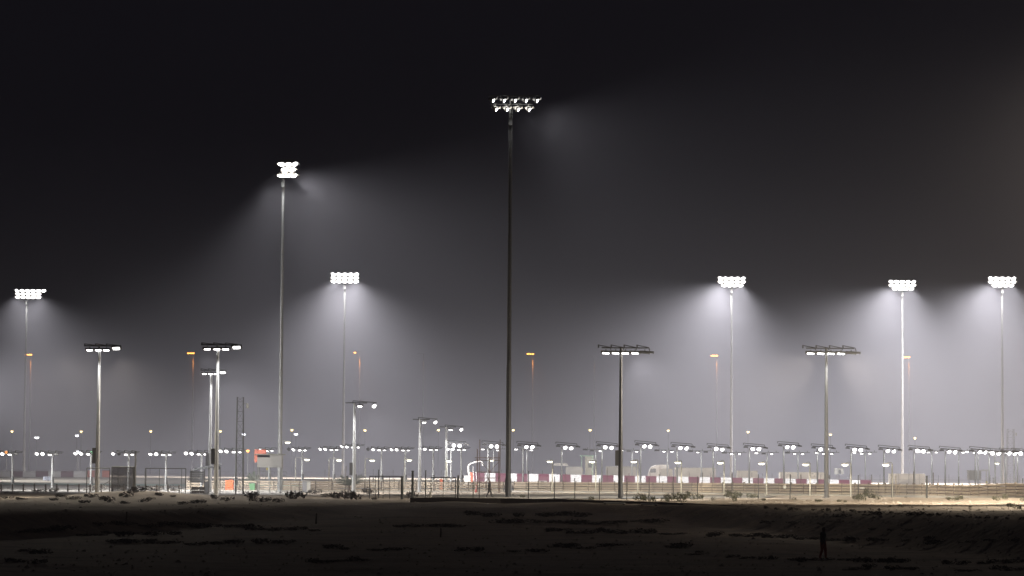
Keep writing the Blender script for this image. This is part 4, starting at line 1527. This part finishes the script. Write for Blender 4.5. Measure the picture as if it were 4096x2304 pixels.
bands = [((380, 2108), (1050, 2112), 26), ((20, 2126), (280, 2130), 7), ((330, 2142), (700, 2140), 16), ((420, 2172), (960, 2180), 22), ((1010, 2122), (1260, 2126), 10),
         ((2000, 2096), (2640, 2092), 22), ((2150, 2126), (3100, 2152), 30), ((3050, 2152), (3650, 2172), 20), ((3650, 2174), (4090, 2176), 9), ((1540, 2106), (1900, 2110), 8),
         ((1850, 2062), (2080, 2072), 6), ((2130, 2068), (2380, 2066), 7), ((3350, 2244), (3640, 2254), 14), ((3400, 2274), (3700, 2280), 10), ((3020, 2236), (3290, 2250), 9),
         ((3750, 2256), (4090, 2256), 10), ((3850, 2284), (4090, 2284), 6), ((1240, 2252), (1310, 2252), 4), ((1480, 2204), (1620, 2204), 4), ((1330, 2196), (1390, 2196), 2),
         ((2250, 2194), (2350, 2194), 5), ((2420, 2192), (2500, 2184), 3), ((2660, 2190), (2760, 2190), 4), ((1840, 2206), (1940, 2204), 4), ((1180, 2174), (1010, 2176), 5),
         ((30, 2252), (180, 2252), 5), ((100, 2214), (180, 2214), 3), ((3300, 2064), (3700, 2070), 8), ((3050, 2096), (3450, 2100), 8), ((3450, 2124), (3700, 2130), 5), ((1340, 2250), (1500, 2246), 5), ((2010, 2214), (2160, 2210), 4), ((2880, 2232), (3010, 2236), 4), ((2760, 2216), (2840, 2216), 3)]
for (xa, ya), (xb, yb), n in bands:
    n = max(2, (n + 1) // 2)
    for i in range(n):
        q = (i + rf.uniform(.1, .9)) / n
        random.seed(i * 31 + xa)
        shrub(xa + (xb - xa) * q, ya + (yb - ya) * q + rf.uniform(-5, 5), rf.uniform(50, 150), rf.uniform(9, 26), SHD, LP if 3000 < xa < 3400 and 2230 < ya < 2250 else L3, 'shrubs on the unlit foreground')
# silhouettes along the crest of the slope
for i in range(26):
    xx = 3080 + i * 40 + rf.uniform(-14, 14)
    yy = lerp_tab([(3000, 2031), (3300, 2042), (3600, 2054), (4100, 2080)], xx)
    shrub(xx, yy + 4, rf.uniform(16, 40), rf.uniform(7, 15), SHD, 'small dark tuft on the crest between lit sand and unlit slope', 'tufts along the slope crest')
# loose stones
rs = random.Random(21)
b = MB()
for i in range(2600):
    lit = i % 3 == 0
    px = rs.uniform(2450, 4096) if lit else rs.uniform(0, 4096)
    py = rs.uniform(1996, 2075) if lit else 2010 + 294 * rs.random() ** 1.3
    q = GT(px, py)
    r_ = rs.uniform(.03, .10) * (1.8 if rs.random() < .06 else 1)
    c0 = len(b.v)
    for dx, dy, dz in ((-1, -.6, 0), (1, -.7, 0), (.8, .8, 0), (-.9, .7, 0), (-.3, -.2, .8), (.4, .1, .65)):
        b.v.append(q + Vector((dx * r_ * rs.uniform(.7, 1.3), dy * r_ * rs.uniform(.7, 1.3), dz * r_ * rs.uniform(.6, 1.3) - .01)))
    for f in ((0, 1, 5, 4), (1, 2, 5), (2, 3, 4, 5), (3, 0, 4)):
        b.f.append([c0 + k for k in f])
o = b.build('stones', M['gravel'])
o['kind'] = 'stuff'
o['label'] = 'small loose stones strewn over the sand and slope'
# stubby posts in the dark
for x, y, h, lab in ((1264, 2096, .75, 'short dark stake among shrubs on the unlit slope'), (1762, 2152, .55, 'lone short stake on the bare unlit ground'),
                     (505, 2098, .8, 'thin stake behind the dark shrub line on the unlit slope')):
    p = GT(x, y)
    t = thing('stake', p, lab, 'stake')
    MB().cyl((0, 0, -.1), (.03, 0, h), .07, .05, 7).build('shaft', M['post'], t)
    MB().cyl((.03, 0, h), (.03, 0, h + .05), .06, .02, 7).build('cap', M['post'], t)


# ------------------------------------------------------------------ people
def person(p, height, pose, mats, label, rz):
    """one continuous skinned body; hair is a child"""
    k = height / 1.76
    J = dict(pelvis=(0, 0, .95), belly=(0, .0, 1.10), chest=(0, -.02, 1.32), neckb=(0, -.02, 1.47), neck=(0, -.035, 1.53), head=(0, -.05, 1.62), crown=(0, -.04, 1.715))
    R_ = dict(pelvis=(.155, .115), belly=(.145, .105), chest=(.17, .115), neckb=(.085, .075), neck=(.058, .06), head=(.078, .098), crown=(.062, .075))
    E_ = [('pelvis', 'belly'), ('belly', 'chest'), ('chest', 'neckb'), ('neckb', 'neck'), ('neck', 'head'), ('head', 'crown')]
    J['nose'] = (0, -.155, 1.615)
    R_['nose'] = (.018, .02)
    E_.append(('head', 'nose'))
    for s_, nm in ((1, 'l'), (-1, 'r')):
        hip, knee, ankle, toe = pose['leg' + nm]
        sh, el, wr = pose['arm' + nm]
        J.update({'ear' + nm: (s_ * .09, -.04, 1.62), 'hip' + nm: (s_ * .10, 0, .90), 'knee' + nm: knee, 'ank' + nm: ankle, 'toe' + nm: toe,
                  'sh' + nm: (s_ * .19, -.01, 1.42), 'el' + nm: el, 'wr' + nm: wr})
        R_.update({'ear' + nm: (.016, .03), 'hip' + nm: (.105, .105), 'knee' + nm: (.068, .07), 'ank' + nm: (.05, .055), 'toe' + nm: (.045, .032),
                   'sh' + nm: (.07, .07), 'el' + nm: (.045, .045), 'wr' + nm: (.03, .03)})
        E_ += [('head', 'ear' + nm), ('pelvis', 'hip' + nm), ('hip' + nm, 'knee' + nm), ('knee' + nm, 'ank' + nm), ('ank' + nm, 'toe' + nm), ('chest', 'sh' + nm), ('sh' + nm, 'el' + nm),
               ('el' + nm, 'wr' + nm)]
        d = (Vector(wr) - Vector(el)).normalized()
        pal = Vector(wr) + d * .07
        J['pal' + nm] = tuple(pal)
        R_['pal' + nm] = (.036, .022)
        E_.append(('wr' + nm, 'pal' + nm))
        for f in range(4):
            off = Vector((0, (f - 1.5) * .02, 0))
            L = (.075, .085, .08, .062)[f]
            a = pal + d * .035 + off
            J[f'f{nm}{f}a'], J[f'f{nm}{f}b'] = tuple(a), tuple(a + d * L + Vector((-s_ * .025, -.005, 0)))
            R_[f'f{nm}{f}a'], R_[f'f{nm}{f}b'] = (.0095, .0095), (.008, .008)
            E_ += [('pal' + nm, f'f{nm}{f}a'), (f'f{nm}{f}a', f'f{nm}{f}b')]
        th = pal + Vector((-s_ * .01, -.05, 0)) + d * .02
        J['th' + nm] = tuple(th)
        R_['th' + nm] = (.010, .010)
        E_.append(('wr' + nm, 'th' + nm))
    names = list(J)
    me = bpy.data.meshes.new('person')
    me.from_pydata([Vector(J[n_]) * k for n_ in names], [(names.index(a), names.index(b_)) for a, b_ in E_], [])
    o = bpy.data.objects.new('person', me)
    COL.objects.link(o)
    md = o.modifiers.new('skin', 'SKIN')
    for i, n_ in enumerate(names):
        sv = me.skin_vertices[0].data[i]
        fat = 1.0 if n_[0] in 'fteh' and n_ not in ('hipl', 'hipr') else 1.22
        sv.radius = (R_[n_][0] * k * fat, R_[n_][1] * k * fat)
        sv.use_root = n_ == 'pelvis'
    md.use_smooth_shade = True
    sb = o.modifiers.new('sub', 'SUBSURF')
    sb.levels = sb.render_levels = 1
    dg = bpy.context.evaluated_depsgraph_get()
    ev = o.evaluated_get(dg)
    body = bpy.data.meshes.new_from_object(ev)
    o.modifiers.clear()
    o.data = body
    body.materials.clear()
    for m_ in mats:
        body.materials.append(m_)
    wz = [J['wrl'], J['wrr']]
    for f in body.polygons:
        c = f.center / k
        if c.z > 1.50:
            f.material_index = 0
        elif c.z < .075:
            f.material_index = 3
        elif any((Vector(w_) - c).length < .17 for w_ in wz) and abs(c.x) > .17:
            f.material_index = 0
        elif c.z > .93 or abs(c.x) > .24:
            f.material_index = 1
        else:
            f.material_index = 2
        f.use_smooth = True
    o.location = (p.x, p.y, p.z)
    o.rotation_euler = (0, 0, rz)
    tag(o, label, 'person')
    b = MB()                                    # hair cap
    n_, m_ = 12, 5
    for j in range(m_ + 1):
        th = math.radians(8 + 80 * j / m_)
        for i in range(n_):
            a = 2 * math.pi * i / n_
            front = 1 if math.sin(a) < -.5 else 0
            zz = 1.655 + .10 * math.cos(th) - (0 if front else .05 * (j / m_))
            b.v.append(Vector((.088 * math.sin(th) * math.cos(a), -.035 + .105 * math.sin(th) * math.sin(a), zz)) * k)
    for j in range(m_):
        for i in range(n_):
            i2 = (i + 1) % n_
            b.f.append([j * n_ + i, j * n_ + i2, (j + 1) * n_ + i2, (j + 1) * n_ + i])
    b.f.append(list(range(n_)))
    b.build('hair', M['hair'], o, True)
    return o


WALK = dict(legl=(None, (.10, -.16, .50), (.10, -.24, .08), (.10, -.42, .035)), legr=(None, (-.10, .06, .50), (-.10, .30, .11), (-.10, .18, .035)),
            arml=(None, (.25, .12, 1.16), (.25, .16, .92)), armr=(None, (-.25, -.10, 1.15), (-.25, -.24, .93)))
STROLL = dict(legl=(None, (.10, -.10, .50), (.11, -.10, .08), (.11, -.28, .035)), legr=(None, (-.10, .0, .50), (-.11, .14, .09), (-.11, -.03, .035)),
              arml=(None, (.24, .05, 1.15), (.22, -.02, .90)), armr=(None, (-.24, -.03, 1.15), (-.20, -.16, .95)))
STAND = dict(legl=(None, (.12, -.06, .50), (.15, .02, .08), (.16, -.16, .035)), legr=(None, (-.10, -.02, .50), (-.15, .04, .08), (-.17, -.13, .035)),
             arml=(None, (.22, -.02, 1.14), (.12, -.26, 1.16)), armr=(None, (-.23, -.02, 1.14), (-.13, -.24, 1.10)))
p = at(1957, 1990, 300)
p.z = gz(p) + .07
person(p, 1.76, WALK, [M['skin'], M['shirt'], M['trousers'], M['shoe']], 'person in dark clothes walking past the foot of the tall dark mast', math.radians(72))
p = GT(3292, 2240)
person(p, 1.78, STROLL, [M['skin'], M['shirt2'], M['red_trousers'], M['shoe']], 'person in a grey top and red trousers walking on the unlit slope', math.radians(55))

# ------------------------------------------------------------------ the hazy air
b = MB().box((0, 2080, 27), (5100, 4340, 62))
hz = b.build('haze', None)
m = bpy.data.materials.new('haze')
m.use_nodes = True
nt = m.node_tree
nt.nodes.clear()
out = nt.nodes.new('ShaderNodeOutputMaterial')
v = nt.nodes.new('ShaderNodeVolumePrincipled')
v.inputs['Color'].default_value = (0.90, 0.88, 1.0, 1)
v.inputs['Density'].default_value = HAZE_DENSITY
v.inputs['Anisotropy'].default_value = 0.15
v.inputs['Density Attribute'].default_value = ''
nt.links.new(v.outputs[0], out.inputs['Volume'])
m.cycles.volume_sampling = 'EQUIANGULAR'
hz.data.materials.append(m)
hz['kind'] = 'stuff'
hz.display_type = 'WIRE'
